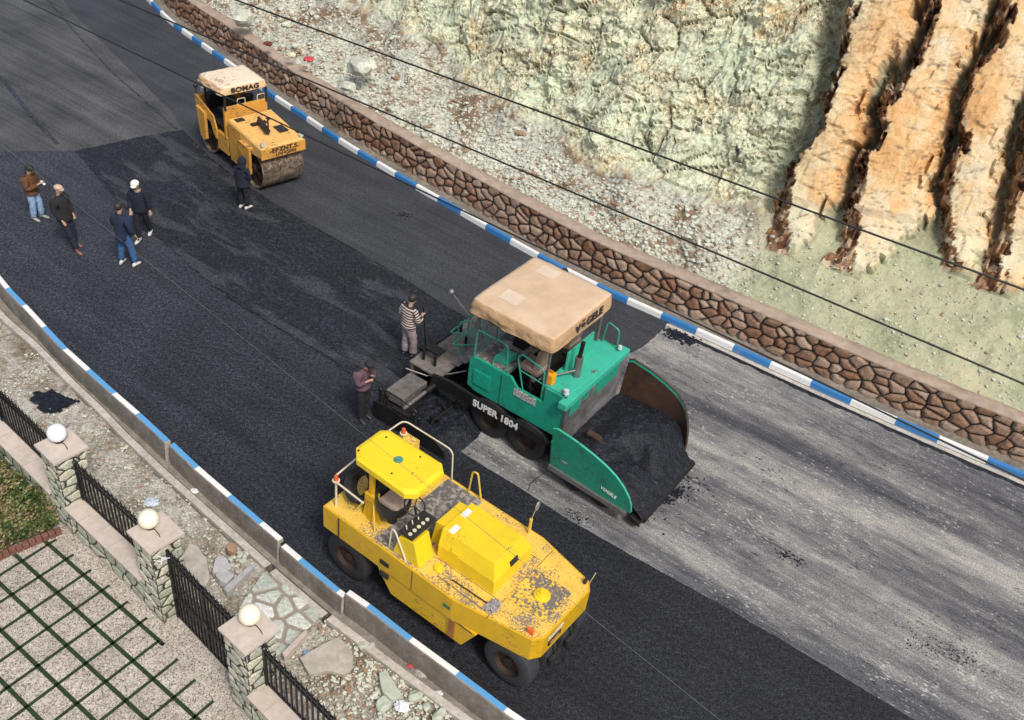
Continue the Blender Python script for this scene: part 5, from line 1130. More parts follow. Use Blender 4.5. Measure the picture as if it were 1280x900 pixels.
MB().box((.02, 1.06, 1.90), (.34, 1.44, 2.02), rot=(0, R(-8), 0)).build('green_box', m_grntop, PV, bevel=.015)
MB().prism([(-.02, 1.9), (.30, 1.9), (.36, 2.3), (.26, 2.36), (.05, 2.28)], 1.75, 2.45, 'y').build('control_console', m_steeld, PV, bevel=.02)
for y in (1.28, 2.5): MB().box((-.2+.85, y-.22, 2.05), (.28+.85, y+.22, 2.18)).box((.15+.85, y-.22, 2.1), (.28+.85, y+.22, 2.7), rot=(0, R(8), 0)).cyl((.9, y, 1.7), (.9, y, 2.06), .06).build('operator_seat', plain('brown_seat', (.30, .22, .17), .8), PV, bevel=.03)
# louvre and maker's plate on the near side
mb = MB(); mb.box((-.32, .822, 1.22), (.14, .838, 1.62)); 
for k in range(8): mb.box((-.30, .812, 1.26+k*.045), (.12, .826, 1.278+k*.045))
mb.build('side_grille', m_grn, PV); 
MB().box((.40, .826, 1.0), (.404, .838, 1.85)).build('panel_seam', m_dark, PV)
M = NM('notice_plate_print'); v = M.co('Object'); n = M.noise(M.mapv(v, (30, 1, 60)), 1.6, 3, .7); m_notice = M.out(M.ramp(n, [(.47, (.05, .05, .05)), (.50, (.62, .62, .56))]), .6)
MB().box((.74, .824, 1.52), (1.30, .838, 1.70)).build('notice_plate', m_notice, PV)
# wheels
def pv_wheel(x, r, y, w__): wheel(PV, (x, y, r), r, w__, m_tyre, m_rimb)
for x in (.22, 1.22):
    for y in (.98, 2.94): pv_wheel(x, .50, y, .36)
for x in (2.55, 3.25):
    for y in (.86, 3.06): pv_wheel(x, .27, y, .34)
MB().box((-.3, 1.2, .35), (1.9, 2.75, 1.0)).box((1.9, 1.1, .3), (3.6, 2.85, .5)).build('chassis', m_dark, PV)
MB().prism([(1.86, .95), (2.05, .95), (2.05, .40), (1.92, .36)], .74, .84, 'y').build('frame_bracket', m_grn, PV, bevel=.01)
# tow arm with lettering, both sides
for y0, y1 in ((.66, .74), (3.20, 3.28)):
    MB().prism([(-1.35, .62), (-1.30, .98), (-.82, 1.06), (.05, 1.02), (1.72, 1.00), (1.80, .90), (1.70, .78), (-.1, .76), (-.9, .74)], y0, y1, 'y').build('tow_arm', m_steeld, PV, bevel=.01)
m_wlt = plain('white_lettering', (.75, .75, .72), .6, 0, .2, 30, .1)
text_mesh('SUPER 1804', .25, m_wlt, PV, (.47, .652, .885), (R(90), 0, 0), bold=.009, sx=.90)
# hopper: back wall, floor, two tipping wings
MB().box((1.98, .82, .60), (2.04, 3.12, 1.98)).build('hopper_back_wall', plain('scraped_steel', (.30, .30, .30), .5, .4, .6, 2.2, .3, .01, (.035, .025, .02)), PV)
MB().box((1.90, .66, 1.96), (2.10, 3.20, 2.12)).build('hopper_beam', m_grntop, PV, bevel=.015)
MB().box((2.045, .95, 1.60), (2.052, 1.35, 1.96)).box((2.045, 2.0, 1.55), (2.052, 2.9, 1.96)).box((2.045, 1.45, 1.70), (2.052, 1.7, 1.96)).build('green_wall_patches', m_grn, PV)
MB().prism([(2.04, .42), (4.05, .34), (4.05, .42), (2.04, .62)], .9, 3.0, 'y').build('hopper_floor', m_rust, PV)
wp = [(2.02, .46), (2.02, 1.60), (2.12, 1.66), (2.6, 1.60), (3.00, 1.50), (3.30, 1.39), (3.55, 1.25), (3.75, 1.06), (3.90, .84), (3.97, .66), (3.99, .46), (3.90, .40), (3.5, .40), (3.0, .42), (2.5, .44)]
def wing(side):
    y0_ = .60 if side < 0 else 3.36; t = .05; fl = -.17 if side < 0 else .15; s_ = 1 if side < 0 else -1
    def yy(x, z): return y0_+fl*(z-.4)/1.2+(0 if side < 0 else -.42*max(0, (x-3.35)/.64)**2)
    n = len(wp)
    def shell(offa, offb, sh, nm, mat):
        mb = MB(); P = [(x, z) for x, z in wp]
        # triangulated strip between the top edge and the bottom edge so that the curled plate stays smooth
        cols = np.linspace(2.02, 3.985, 24); top = lambda x: float(np.interp(x, [2.02, 2.12, 2.6, 3.0, 3.3, 3.55, 3.75, 3.9, 3.97, 3.99], [1.60, 1.66, 1.60, 1.50, 1.39, 1.25, 1.06, .84, .66, .50]))-sh
        bot = lambda x: .46-(x-2.02)*.03
        rings = []
        for x in cols:
            zt, zb = top(x), bot(x); r = []
            for z in np.linspace(zb, max(zt, zb+.02), 7): r.append((x, yy(x, z)+s_*offa, z))
            for z in np.linspace(max(zt, zb+.02), zb, 7): r.append((x, yy(x, z)+s_*offb, z))
            rings.append(r)
        mb.loft(rings); mb.build(nm, mat, PV, True, auto=50)
    shell(0, t, 0, 'hopper_wing', m_grn); shell(t+.004, t+.010, .04, 'wing_liner', m_rust)
    MB().tube([(x, yy(x, z)+s_*.02, z+.008) for x, z in wp[1:11]], .024, 6).build('wing_rim', m_grntop if side < 0 else m_rust, PV, True)
wing(-1); wing(1)
MB().prism([(2.0, .50), (3.92, .40), (3.92, .30), (2.0, .38)], .54, .60, 'y').build('lower_rail', m_steel, PV)
mb = MB(); mb.lathe([(.001, -.010), (.085, -.010), (.085, .004)], (2.36, .548, .86), 'y', 20)
mb.build('round_badge', plain('worn_badge', (.42, .42, .36), .5, 0, .7, 30), PV, True)
text_mesh('VÖGELE', .10, m_wlt, PV, (3.45, .550, .68), (R(83), R(9), 0), bold=.002)
MB().prism([(3.98, .20), (4.22, .16), (4.24, .24), (4.0, .34)], .62, 2.92, 'y').build('hopper_apron', m_steeld, PV, bevel=.01)
MB().cyl((4.20, .8, .22), (4.20, 3.0, .22), .09, n=14).build('push_roller', m_steeld, PV, True)
# asphalt heap in the hopper: rests in the hopper
hx = np.linspace(2.06, 4.27, 64); hy = np.linspace(.66, 3.30, 76); HV = []; cx_ = 3.02; 
for x in hx:
    for y in hy:
        p = Vector((x, y, 0)); e = min(1, (y-.60)/.35, (3.36-y)/.35); fr = max(0, (x-3.55)/.65)
        z = .84+.30*math.exp(-((x-3.0)/.75)**2-((y-2.35)/.75)**2)+.10*math.exp(-((x-2.55)/.35)**2-((y-1.4)/.4)**2)-.26*math.exp(-((x-3.42)/.30)**2-((y-1.75)/.22)**2)-.10*math.exp(-((x-2.35)/.3)**2-((y-2.0)/.8)**2)
        z -= .40*fr**1.3; z += .10*(1-max(0, e))*0-.05*(1-max(0, min(1, e)))
        z += .035*mnoise.noise(p*4)+.02*mnoise.noise(p*11)+.012*mnoise.noise(p*24)
        ym = 3.30-.42*min(.64, max(0, x-3.35))**2/.41; yq = .66+(y-.66)*(ym-.66)/2.64
        HV.append((x, yq, z))
F = gridfaces(len(hx), len(hy)); 
hp = arrmesh('asphalt_heap', HV, F, m_heap, None, True); hp.location = PV.location; hp.rotation_euler = PV.rotation_euler; tag(hp, 'heap of glistening black asphalt mix filling the hopper', 'asphalt', kind='stuff')
MB().box((2.30, 1.42, .90), (2.95, 1.58, .98), rot=(0, R(12), R(8))).build('hopper_baffle', m_rust, PV, bevel=.02)
# exhaust, jerrycan, tube
MB().cyl((1.72, 1.60, 2.12), (1.72, 1.60, 2.62), .085, n=18).build('exhaust_muffler', m_steel, PV, True); MB().cyl((1.72, 1.60, 2.6), (1.74, 1.60, 3.02), .045, n=14).build('exhaust_pipe', m_steeld, PV, True)
MB().prism([(1.45, 2.13), (1.49, 2.13), (1.49, 2.62), (1.45, 2.62)], 1.55, 2.55, 'y').build('bulkhead', m_grntop, PV)
MB().cyl((1.20, .98, 2.10), (1.72, 1.52, 2.32), .022, n=8).build('stay_bar', m_steel, PV)
pc_ = Matrix.Rotation(R(-31), 3, 'Z')
def pl(x, y, z): p = pc_@Vector((x, y, 0)); return (p.x+og.x, p.y+og.y, z-.06)
jc = empty('jerrycan', pl(1.44, 1.02, 2.13), R(-31), 'bright orange plastic jerrycan standing on the green paver under the canopy corner', 'jerrycan')
MB().box((-.10, -.08, 0), (.10, .08, .27)).build('can', plain('orange_plastic', (.85, .36, .01), .4, 0, .15), jc, bevel=.03); MB().box((-.06, -.015, .30), (.05, .015, .33)).box((-.06, -.015, .26), (-.035, .015, .32)).box((.03, -.015, .26), (.05, .015, .32)).build('handle', plain('orange_handle', (.6, .22, .01), .5), jc, bevel=.006)
MB().lathe([(.001, .05), (.05, .05), (.06, -.04), (.03, -.06)], (1.92, .90, 2.24), 'z', 14).cyl((1.92, .9, 2.12), (1.92, .9, 2.22), .015, n=6).build('work_lamp', m_glass, PV, True)
MB().lathe([(.001, .04), (.04, .04), (.05, -.04), (.03, -.05)], (1.96, 2.95, 2.24), 'z', 14).build('work_lamp', m_glass, PV, True)
# rails
def rail(pts, r=.018, mat=m_gtube, nm='guard_rail', bend=.08): return MB().tube(rbend(pts, bend), r, 8).build(nm, mat, PV, True)
rail([(-.38, .88, 1.90), (-.36, .88, 2.62), (.42, .88, 2.62), (.50, .88, 1.92)]); rail([(.10, .88, 1.92), (.12, .95, 2.2), (.45, .9, 2.25)], .014)
rail([(.92, .88, 1.72), (.70, .88, 2.46), (.78, .88, 2.60), (1.36, .88, 2.50), (1.38, .88, 2.12)]); rail([(.76, .88, 2.18), (1.38, .88, 2.14)], .014)
for y in (1.35, 1.75, 2.20, 2.75):
    rail([(-.42, y, 1.75), (-.46, y, 2.50), (-1.20, y+.05, 2.10), (-1.26, y+.05, 1.55), (-1.1, y+.05, 1.2)], .016)
rail([(-.42, 1.0, 2.40), (-1.30, 1.2, 1.86), (-1.34, 2.9, 1.86), (-.45, 3.0, 2.40)], .016); rail([(-.42, 1.0, 2.10), (-1.22, 1.2, 1.56), (-1.26, 2.9, 1.56), (-.45, 3.0, 2.10)], .016)
rail([(-.45, 3.02, 1.9), (-.50, 3.02, 2.85), (-.2, 3.02, 2.9), (.3, 3.02, 2.8), (.3, 3.02, 1.9)])
rail([(1.50, 2.98, 2.12), (1.55, 2.98, 2.70), (1.85, 2.98, 2.62), (1.88, 2.98, 2.12)])
st = MB()
for k in range(4): st.box((-1.22+k*.2, 1.25, 1.0+k*.2), (-1.02+k*.2, 2.9, 1.03+k*.2))
st.build('steps', m_steel, PV)
# canopy
for x, y in ((-.38, .90), (1.40, .94), (-.38, 2.92), (1.40, 2.92)): MB().tube([(x, y, 1.85), (x, y, 3.38)], .030, 8).build('canopy_post', m_steel, PV, True)
V, F, top = cloth_roof(-.46, 1.54, .72, 2.93, 3.46, .31, 8, .03, 34, .03, .022)
o = arrmesh('canopy_cover', V, F, [m_tarpt, m_tarp], PV, True, mi=[0]*top+[1]*(len(F)-top))
for px_, py_ in ((.11, 1.28), (.12, 2.60)):
    V_ = []
    for a in np.linspace(-.22, .24, 7):
        for b in np.linspace(-.20, .18, 7):
            x, y = px_+a+.02*mnoise.noise(Vector((b*6, px_, 1))), py_+b+.02*mnoise.noise(Vector((a*6, py_, 2))); u_, v_ = (x-.54)/1.0, (y-1.825)/1.105; V_.append((x, y, 3.46+.03*(1-u_*u_)*(1-v_*v_)+.012*mnoise.noise(Vector((x*3.2, y*3.2, 8)))+.008*mnoise.noise(Vector((x*9, y*9, 8)))+.006))
    arrmesh('canvas_patch', V_, gridfaces(7, 7), m_bleach, PV, True)
text_mesh('VÖGELE', .25, m_ltr, PV, (1.600, 1.98, 3.30), (R(86), 0, R(90)), bold=.010, sx=1.08)
# screed
sc_ = MB(); sc_.box((-1.95, .35, .06), (-1.35, 3.75, .46)).build('screed_box', m_steeld, PV, bevel=.02)
MB().box((-1.98, .70, .92), (-1.12, 3.10, .97)).box((-1.96, .72, .5), (-1.90, 3.08, .92)).build('screed_platform', plain('dusty_steel_plate', (.22, .195, .17), .7, .2, .5, 6, .4, .01, (.07, .06, .052)), PV, bevel=.005)
mb = MB()
for x, y in ((-1.78, .95), (-1.45, .95), (-1.78, 2.3), (-1.4, 2.0)): mb.box((x-.025, y-.025, .97), (x+.025, y+.025, 1.25))
mb.box((-1.80, 1.0, 1.23), (-1.40, 1.25, 1.28)).box((-1.78, .93, 1.18), (-1.74, 2.3, 1.23)); mb.build('control_stand', m_steeld, PV, bevel=.006)
MB().box((-1.90, -.16, .46), (-1.40, .66, .72)).build('extension_cover', plain('dusty_cover', (.17, .155, .14), .7, .1, .5, 8, .4, .01, (.05, .045, .04)), PV, bevel=.02)
MB().box((-2.05, -.36, .10), (-1.25, .40, .40)).build('screed_extension', m_steeld, PV, bevel=.015)
MB().prism([(-2.0, .03), (-2.0, .52), (-1.6, .58), (-.35, .50), (.0, .30), (.06, .03)], -.46, -.41, 'y').build('end_plate', m_steeld, PV, bevel=.01)
MB().cyl((-1.28, -.30, .60), (-1.22, .80, .72), .045, n=12).build('hydraulic_cylinder', m_steel, PV, True); MB().cyl((-1.25, .40, .66), (-1.21, .98, .74), .075, n=12).build('cylinder_sleeve', m_steeld, PV, True)
mb = MB()
for x, z_ in ((-1.85, .9), (-1.65, .85), (-.75, .72), (-.9, .75)): mb.cyl((x, -.40, .45), (x, -.40, z_), .03, n=8).ball((x, -.40, z_), .045, 6)
mb.tube(rbend([(-1.75, -.40, .5), (-1.75, -.38, .95), (-.85, -.38, .88), (-.72, -.38, .5)], .12), .014, 6); mb.box((-1.5, -.44, .5), (-1.0, -.34, .62)).build('adjusting_spindles', m_steeld, PV, True)
MB().tube([(-1.95, .55, .86), (-1.5, .75, .78), (-1.1, 1.05, .88), (-.75, 1.2, 1.08)], .018, 6).build('hose', m_steel, PV, True)
MB().tube([(-1.28, 2.2, 1.5), (-1.9, 2.05, 2.15)], .014, 6).ball((-1.95, 2.03, 2.20), .075, 8).build('sensor_arm', m_steel, PV, True)
ag = MB(); ag.cyl((-.75, .0, .30), (-.75, 3.7, .30), .05, n=10)
for k in range(40):
    y = .0+k*.092; a = k*.9; ag.box((-.78, y, .30), (-.72, y+.03, .52), rot=Matrix.Rotation(a, 3, 'Y'), piv=(-.75, y, .30))
ag.build('auger', m_steeld, PV)
# mirrors beyond the canopy
for y, x in ((3.35, -.30), (3.5, .02)): MB().ball((x, y, 3.0), .085, 8).tube([(x, y, 2.95), (x+.05, 3.0, 2.4)], .014, 6).build('mirror', m_steeld, PV, True)
# mix in front of the screed
gx = np.linspace(-1.35, .12, 46); gy = np.linspace(-.40, 3.9, 110); V = []
for x in gx:
    for y in gy:
        fr = max(0, (x+.30-.25*mnoise.noise(Vector((y*1.6, 3, 0))))/.40); z = .30-.28*min(1.3, fr)**.9-.05*abs(mnoise.noise(Vector((x*5, y*5, 0))))+.02*mnoise.noise(Vector((x*15, y*15, 0)))
        V.append((x, y, z-(0 if y > -.38 else .1)))
o = arrmesh('windrow', V, gridfaces(len(gx), len(gy)), m_heap, None, True); o.location = PV.location; o.rotation_euler = PV.rotation_euler; tag(o, 'black asphalt mix piled in front of the screed', 'asphalt', kind='stuff')
# spill in front of the hopper
def crumbs(name, label, pts, z, seed, n=200, spread=.25, rmax=.03):
    mb = MB(); rn = random.Random(seed)
    for k in range(n):
        a = rn.random()*(len(pts)-1); i = int(a); p = at(*pts[i], z).lerp(at(*pts[i+1], z), a-i); r = rn.uniform(.008, rmax); mb.add(*rock_verts((p.x+rn.gauss(0, spread), p.y+rn.gauss(0, spread*.7), z+r*.2), r, seed*1000+k))
    return tag(mb.build(name, m_heap), label, 'spilled asphalt', kind='stuff')
p_ = at(836, 618, 0); o = relief('spilled_asphalt', blob_poly(p_.x, p_.y, .52, .17, R(38), 7, rough=.6), -.055, .035, m_heap, .03, 6, kind='stuff'); tag(o, 'black asphalt spilled on the milled road in front of the hopper', 'spilled asphalt')
crumbs('asphalt_crumbs', 'black crumbs scattered around the hopper lip on the pale milled road', [(800, 650), (830, 622), (870, 600)], -.05, 3, 260, .22)
crumbs('asphalt_crumbs', 'few dark crumbs on the milled road right of the paver', [(970, 690), (985, 695), (1000, 700)], -.05, 4, 60, .10, .03)
crumbs('asphalt_crumbs', 'black asphalt crumbs at the foot of the right kerb by the end of the new surface', [(838, 415), (850, 420), (868, 428)], -.05, 5, 420, .14, .05)
crumbs('asphalt_crumbs', 'small dark crumbs on the grey rolled lane above the paver', [(500, 268), (512, 270)], .0, 6, 40, .12, .035)
crumbs('asphalt_crumbs', 'scatter of dark crumbs far down the milled road at lower right', [(1140, 800), (1190, 815), (1230, 840)], -.05, 7, 160, .20, .02)
crumbs('asphalt_crumbs', 'dark crumbs between the paver wheels and the new asphalt edge', [(712, 640), (728, 652)], -.05, 8, 70, .10, .02)
# dangling line from the hopper corner
o = MB().tube([at(688, 586, .3), at(672, 597, .1), at(662, 606, -.045), at(660, 614, -.045)], .007, 5).build('guide_wire', m_steeld); tag(o, 'thin black guide wire trailing from the paver onto the milled strip', 'wire')
# ================================================================ OVERHEAD CABLES
def cable(name, a, b, z, r, mat, label, sag=.0):
    p0, p1 = at(*a, z), at(*b, z); d = (p1-p0); P = []
    for t in np.linspace(-.35, 1.3, 34): p = p0+d*t; P.append((p.x, p.y, z-sag*4*t*(1-t)))
    o = MB().tube(P, r, 6).build(name, mat, None, True); return tag(o, label, 'cable')
m_cab = plain('black_cable', (.012, .012, .013), .5, 0, .2, 10, 0); m_cabl = plain('thin_steel_wire', (.16, .165, .17), .5, .2, .2, 10, 0)
cable('overhead_cable', (295, 0), (1280, 362), 7.5, .018, m_cab, 'uppermost black overhead cable crossing in front of the rock face')
cable('overhead_cable', (150, 0), (1280, 480), 7.0, .016, m_cab, 'black overhead cable crossing from above the stone wall to the greenish scree')
cable('overhead_cable', (30, 0), (1280, 600), 6.0, .015, m_cab, 'lowest black overhead cable, running over the orange roller and the right kerb')
cable('overhead_wire', (32, 205), (905, 904), 6.0, .0024, m_cabl, 'thin pale wire running above the road and the yellow roller')
# ================================================================ PEOPLE
def skin_mesh(name, nodes, edges, mat, parent=None, root=0, sub=2):
    """nodes: list of (pos, (rx, ry)). grown with a Skin modifier + subdivision, then baked"""
    me = bpy.data.meshes.new(name); me.from_pydata([tuple(n[0]) for n in nodes], edges, [])
    o = bpy.data.objects.new(name, me); COL.objects.link(o); sm = o.modifiers.new('s', 'SKIN'); sm.use_smooth_shade = True; sm.branch_smoothing = .4
    for i, n in enumerate(nodes):
        sv = me.skin_vertices[0].data[i]; r = n[1]; sv.radius = r if isinstance(r, tuple) else (r, r); sv.use_root = (i == root)
    o.modifiers.new('u', 'SUBSURF').levels = sub; o.modifiers['u'].render_levels = sub
    bpy.context.view_layer.update(); nm = bpy.data.meshes.new_from_object(o.evaluated_get(bpy.context.evaluated_depsgraph_get()))
    bpy.data.objects.remove(o); nm.materials.clear(); nm.materials.append(mat); nm.name = name
    if name in ('jacket', 'trousers'):      # folds
        sd_ = len(bpy.data.objects)*.37; nv = [v.normal.copy() for v in nm.vertices]
        for v, n_ in zip(nm.vertices, nv):
            c_ = v.co; v.co = c_+n_*(.016*mnoise.noise(Vector((c_.x*9+sd_, c_.y*9, c_.z*15)))+.010*mnoise.noise(Vector((c_.x*20+sd_, c_.y*20, c_.z*34))))
    q = bpy.data.objects.new(name, nm); COL.objects.link(q)
    if parent: q.parent = parent
    return q
V3 = Vector
def person(foot, face, label, P, h=1.74, z=0.0, s=None):
    """P: pose and clothes. local frame: +X is where the person faces, +Y their left"""
    k = h/1.74; g = at(foot[0], foot[1], z); root = empty('person', (g.x, g.y, z), face, label, 'person')
    lean = V3(P.get('lean', (0, 0))+(0,)); d = lambda f: lean*f
    pel = V3((0, 0, .93))+d(.5); wst = V3((.0, 0, 1.08))+d(.62); chs = V3((-.005, 0, 1.29))+d(.8); nk = V3((-.01, 0, 1.46))+d(.97)+V3(P.get('hunch', (0, 0, 0)))
    hd0 = nk+V3((.025, 0, .09))+V3(P.get('head', (0, 0, 0)))*.5; hd1 = hd0+V3((.015, 0, .085))+V3(P.get('head', (0, 0, 0)))*.5; hd2 = hd1+V3((.0, 0, .065))+V3(P.get('head', (0, 0, 0)))*.2
    sh = {}; el = {}; wr = {}; hp = {}; kn = {}; an = {}
    for sd, sg in (('l', 1), ('r', -1)):
        sh[sd] = chs+V3((0, sg*.175, .10))+V3(P.get('hunch', (0, 0, 0)))*.6
        el[sd] = chs+V3(P.get('el_'+sd, (-.03, sg*.05, 0)))+V3((0, sg*.175, -.17)) if ('el_'+sd) in P else chs+V3((-.03, sg*.24, -.18))
        wr[sd] = chs+V3(P['wr_'+sd]) if ('wr_'+sd) in P else chs+V3((.06, sg*.25, -.42))
        hp[sd] = pel+V3((0, sg*.085, -.03)); an[sd] = V3(P.get('ft_'+sd, (0, sg*.11)) + (.08,))
        kn[sd] = (hp[sd]+an[sd])/2+V3((.035+P.get('kb_'+sd, 0), sg*.005, .02))
    N = []; E = []
    def nd(p, r, par=None): N.append((V3(p)*k, r if not isinstance(r, tuple) else r)); i = len(N)-1; (E.append((par, i)) if par is not None else None); return i
    ip = nd(pel, (.10, .08)); iw = nd(wst, (.08, .06), ip); ic = nd(chs, (.07, .055), iw); ink = nd(nk, .052, ic)
    ih0 = nd(hd0, (.062, .070), ink); ih1 = nd(hd1, (.074, .088), ih0); ih2 = nd(hd2, (.060, .070), ih1)
    hdir = V3((1, 0, 0)); fdir = V3(P.get('head', (0, 0, 0))); fdir = (hdir+V3((0, fdir.y*4, -max(0, fdir.x)*4))).normalized()
    for sd, sg in (('l', 1), ('r', -1)):
        a = nd(sh[sd], .028, ic); b = nd(el[sd], .028, a); c = nd(wr[sd], .027, b)
        u = (wr[sd]-el[sd]).normalized(); pd = nd(wr[sd]+u*.05, (.034, .022), c)
        side = u.cross(V3((0, 0, 1))); side = side.normalized() if side.length > .1 else V3((1, 0, 0)); nrm = u.cross(side)
        for q, L in ((-1.5, .060), (-.5, .072), (.5, .070), (1.5, .054)):
            f0 = nd(wr[sd]+u*.085+side*q*.019, .0095, pd); f1 = nd(wr[sd]+u*(.085+L*.5)+side*q*.021+nrm*.006, .009, f0); nd(wr[sd]+u*(.085+L*.85)+side*q*.021+nrm*.022, .0075, f1)
        t0 = nd(wr[sd]+u*.035+side*(-.035), .0105, pd); nd(wr[sd]+u*.075+side*(-.055)+nrm*.015, .0085, t0)
        a = nd(hp[sd], .070, ip); b = nd(kn[sd], .050, a); c = nd(an[sd], .036, b); nd(an[sd]+V3((.09, 0, -.04)), (.035, .025), c)
    body = skin_mesh('body', N, E, m_skin, root)
    body.data.materials.append(P['jacket']); body.data.materials.append(P['trousers']); vs_ = body.data.vertices
    for p_ in body.data.polygons:
        c_ = p_.center
        if min((c_-wr['l']*k).length, (c_-wr['r']*k).length) < .13: continue
        if c_.z < (pel.z+.02)*k: p_.material_index = 2
        elif c_.z < (nk.z+.01)*k or (Vector((c_.x, c_.y))-Vector((nk.x*k, nk.y*k))).length > .13: p_.material_index = 1
    # facial features are part of a small head mesh set on the body
    c = hd1*k; f = fdir; r_ = V3((-f.y, f.x, 0)).normalized(); upf = r_.cross(f)*-1
    upf = V3((0, 0, 1)) if upf.z < 0 else upf
    mb = MB(); mb.tube([c+f*.075-upf*.01, c+f*.098-upf*.028], [.010, .014], 6); 
    for sg in (1, -1): mb.ball(tuple(c+r_*sg*.078-upf*.01), .022, 5, (.6, .5, 1))
    mb.build('nose_and_ears', m_skin, body, True)
    mb = MB(); 
    for sg in (1, -1): mb.ball(tuple(c+f*.078+r_*sg*.030+upf*.008), .010, 5)
    mb.build('eyes', m_black, body, True); MB().tube([c+f*.082-upf*.055-r_*.022, c+f*.084-upf*.055+r_*.022], .006, 5).build('mouth', plain('lips', (.35, .13, .11), .6), body, True)
    # jacket
    jm = P['jacket']; J = []; JE = []
    def jn(p, r, par=None): J.append((V3(p)*k, r)); i = len(J)-1; (JE.append((par, i)) if par is not None else None); return i
    hem = P.get('hem', .80); fat = P.get('fat', 1.0)*1.22
    j0 = jn(chs, (.175*fat, .135*fat)); j1 = jn(wst+V3((0, 0, 0)), (.165*fat, .13*fat), j0); j2 = jn(pel.lerp(V3((pel.x, pel.y, hem)), .6)+V3((0, 0, .02)), (.175*fat, .14*fat), j1); jn(V3((pel.x*.95, pel.y, hem)), (.172*fat, .138*fat), j2); jn(nk+V3((-.005, 0, -.02)), .078, j0)
    for sd, sg in (('l', 1), ('r', -1)):
        a = jn(sh[sd], .082*fat, j0); b = jn(el[sd], .064*fat, a); jn(wr[sd].lerp(el[sd], .08), .048*fat, b)
    skin_mesh('jacket', J, JE, jm, root)
    if P.get('shirt_tail'): pass
    # trousers
    T = []; TE = []
    def tn(p, r, par=None): T.append((V3(p)*k, r)); i = len(T)-1; (TE.append((par, i)) if par is not None else None); return i
    t0 = tn(pel+V3((0, 0, .02)), (.145, .115)); tn(wst, (.125, .10), t0)
    for sd, sg in (('l', 1), ('r', -1)):
        a = tn(hp[sd]+V3((0, sg*.005, -.06)), .118, t0); b = tn(kn[sd], .090*P.get('leg', 1), a); tn(an[sd]+V3((0, 0, .01)), .080*P.get('leg', 1), b)
    skin_mesh('trousers', T, TE, P['trousers'], root)
    for sd, sg in (('l', 1), ('r', -1)):
        p = an[sd]*k; tz = R(8)*sg+P.get('toe_'+sd, 0); M3 = Matrix.Rotation(tz, 3, 'Z'); prof = [(-.085, .032), (-.05, .042), (.03, .044), (.10, .050), (.16, .045), (.195, .022)]; hts = [.075, .10, .088, .060, .045, .028]
        rings = [[M3@V3((x, w_*math.cos(a), max(0, .5*hh+.5*hh*math.sin(a)+.004)))+V3((p.x, p.y, 0+max(0, an[sd].z-.08))) for a in np.linspace(0, 2*math.pi, 10, endpoint=False)] for (x, w_), hh in zip(prof, hts)]
        s_ = MB(); s_.loft(rings); s_.cyl(tuple(V3((p.x, p.y, .06))), tuple(V3((p.x, p.y, .12))), .045, .042, 10); s_.build('shoe', P['shoe'], root, True, auto=60)
    hc = (hd1+hd2)/2*k+V3((0, 0, .012))
    kind = P.get('hat')
    if kind in ('cap', 'flat', 'brim'):
        mb = MB(); mb.ball(tuple(hc+V3((-.008, 0, .018))), .108 if kind != 'brim' else .112, 9, (1.1, .95, .78 if kind != 'flat' else .62)); o = None
        q = hc+f*.095+V3((0, 0, -.005)); mb.loft([[q+r_*.075*sx_+f*(.0 if abs(sx_) > .8 else .055*(1-sx_*sx_))+V3((0, 0, dz)) for sx_ in np.linspace(-1, 1, 7)]+[q-f*.05+r_*.07*sx_+V3((0, 0, dz)) for sx_ in (1, -1)] for dz in (-.012, .0)]); mb.build('cap', P['hatm'], root, True, auto=50)
    elif kind == 'hood':
        mb = MB(); mb.ball(tuple(hc+V3((-.02, 0, -.015))), .132, 9, (1.05, .92, 1.15)); mb.build('hood', P['hatm'], root, True); MB().tube([nk*k+V3((-.02, 0, .0)), hc+V3((-.02, 0, -.04))], [.11, .12], 12).build('hood_neck', P['hatm'], root, True)
    elif kind == 'hair':
        mb = MB(); mb.ball(tuple(hc+V3((-.018, 0, .004))), .103, 9, (1.08, .92, 1.0)); o = mb.build('hair', P['hatm'], root, True)
    if P.get('collar'): MB().tube([nk*k+V3((-.01, 0, -.03)), nk*k+V3((.0, 0, .045))], [.095, .085], 12, False).build('collar', P['collar'], root, True)
    root['hand'] = 0; del root['hand']
    def wp(sd): return root.matrix_world if False else (Matrix.Rotation(face, 3, 'Z')@((wr[sd]+(wr[sd]-el[sd]).normalized()*.1)*k)+V3((g.x, g.y, z)))
    return root, wp
def cloth(name, c, sc=7, var=.35): return plain(name, c, .9, 0, var, sc, .8, .03)
m_navy = cloth('navy_padded', (.014, .022, .055)); m_blackc = cloth('black_wool', (.018, .015, .018)); m_darkn = cloth('dark_navy', (.010, .013, .028)); m_brownl = cloth('brown_leather', (.13, .055, .022)); m_jeans = cloth('blue_jeans', (.04, .11, .26)); m_ljeans = cloth('washed_jeans', (.28, .42, .62), 10, .5)
m_dktr = cloth('dark_trousers', (.012, .012, .018)); m_mauve = cloth('dusty_mauve', (.13, .075, .095)); m_greytr = cloth('pinkish_grey_trousers', (.36, .29, .30)); m_whs = plain('pale_shoe', (.62, .60, .55), .6); m_brs = plain('brown_shoe', (.22, .10, .08), .5); m_dks = plain('dark_shoe', (.03, .03, .035), .5); m_grs = plain('grey_shoe', (.30, .29, .28), .6); m_hair = plain('dark_hair', (.03, .022, .018), .6); m_capw = plain('white_cap', (.85, .84, .80), .8); m_capb = plain('beige_cap', (.52, .38, .28), .9); m_capk = plain('black_cap', (.02, .02, .022), .8); m_fur = plain('beige_fur', (.40, .33, .24), .95)
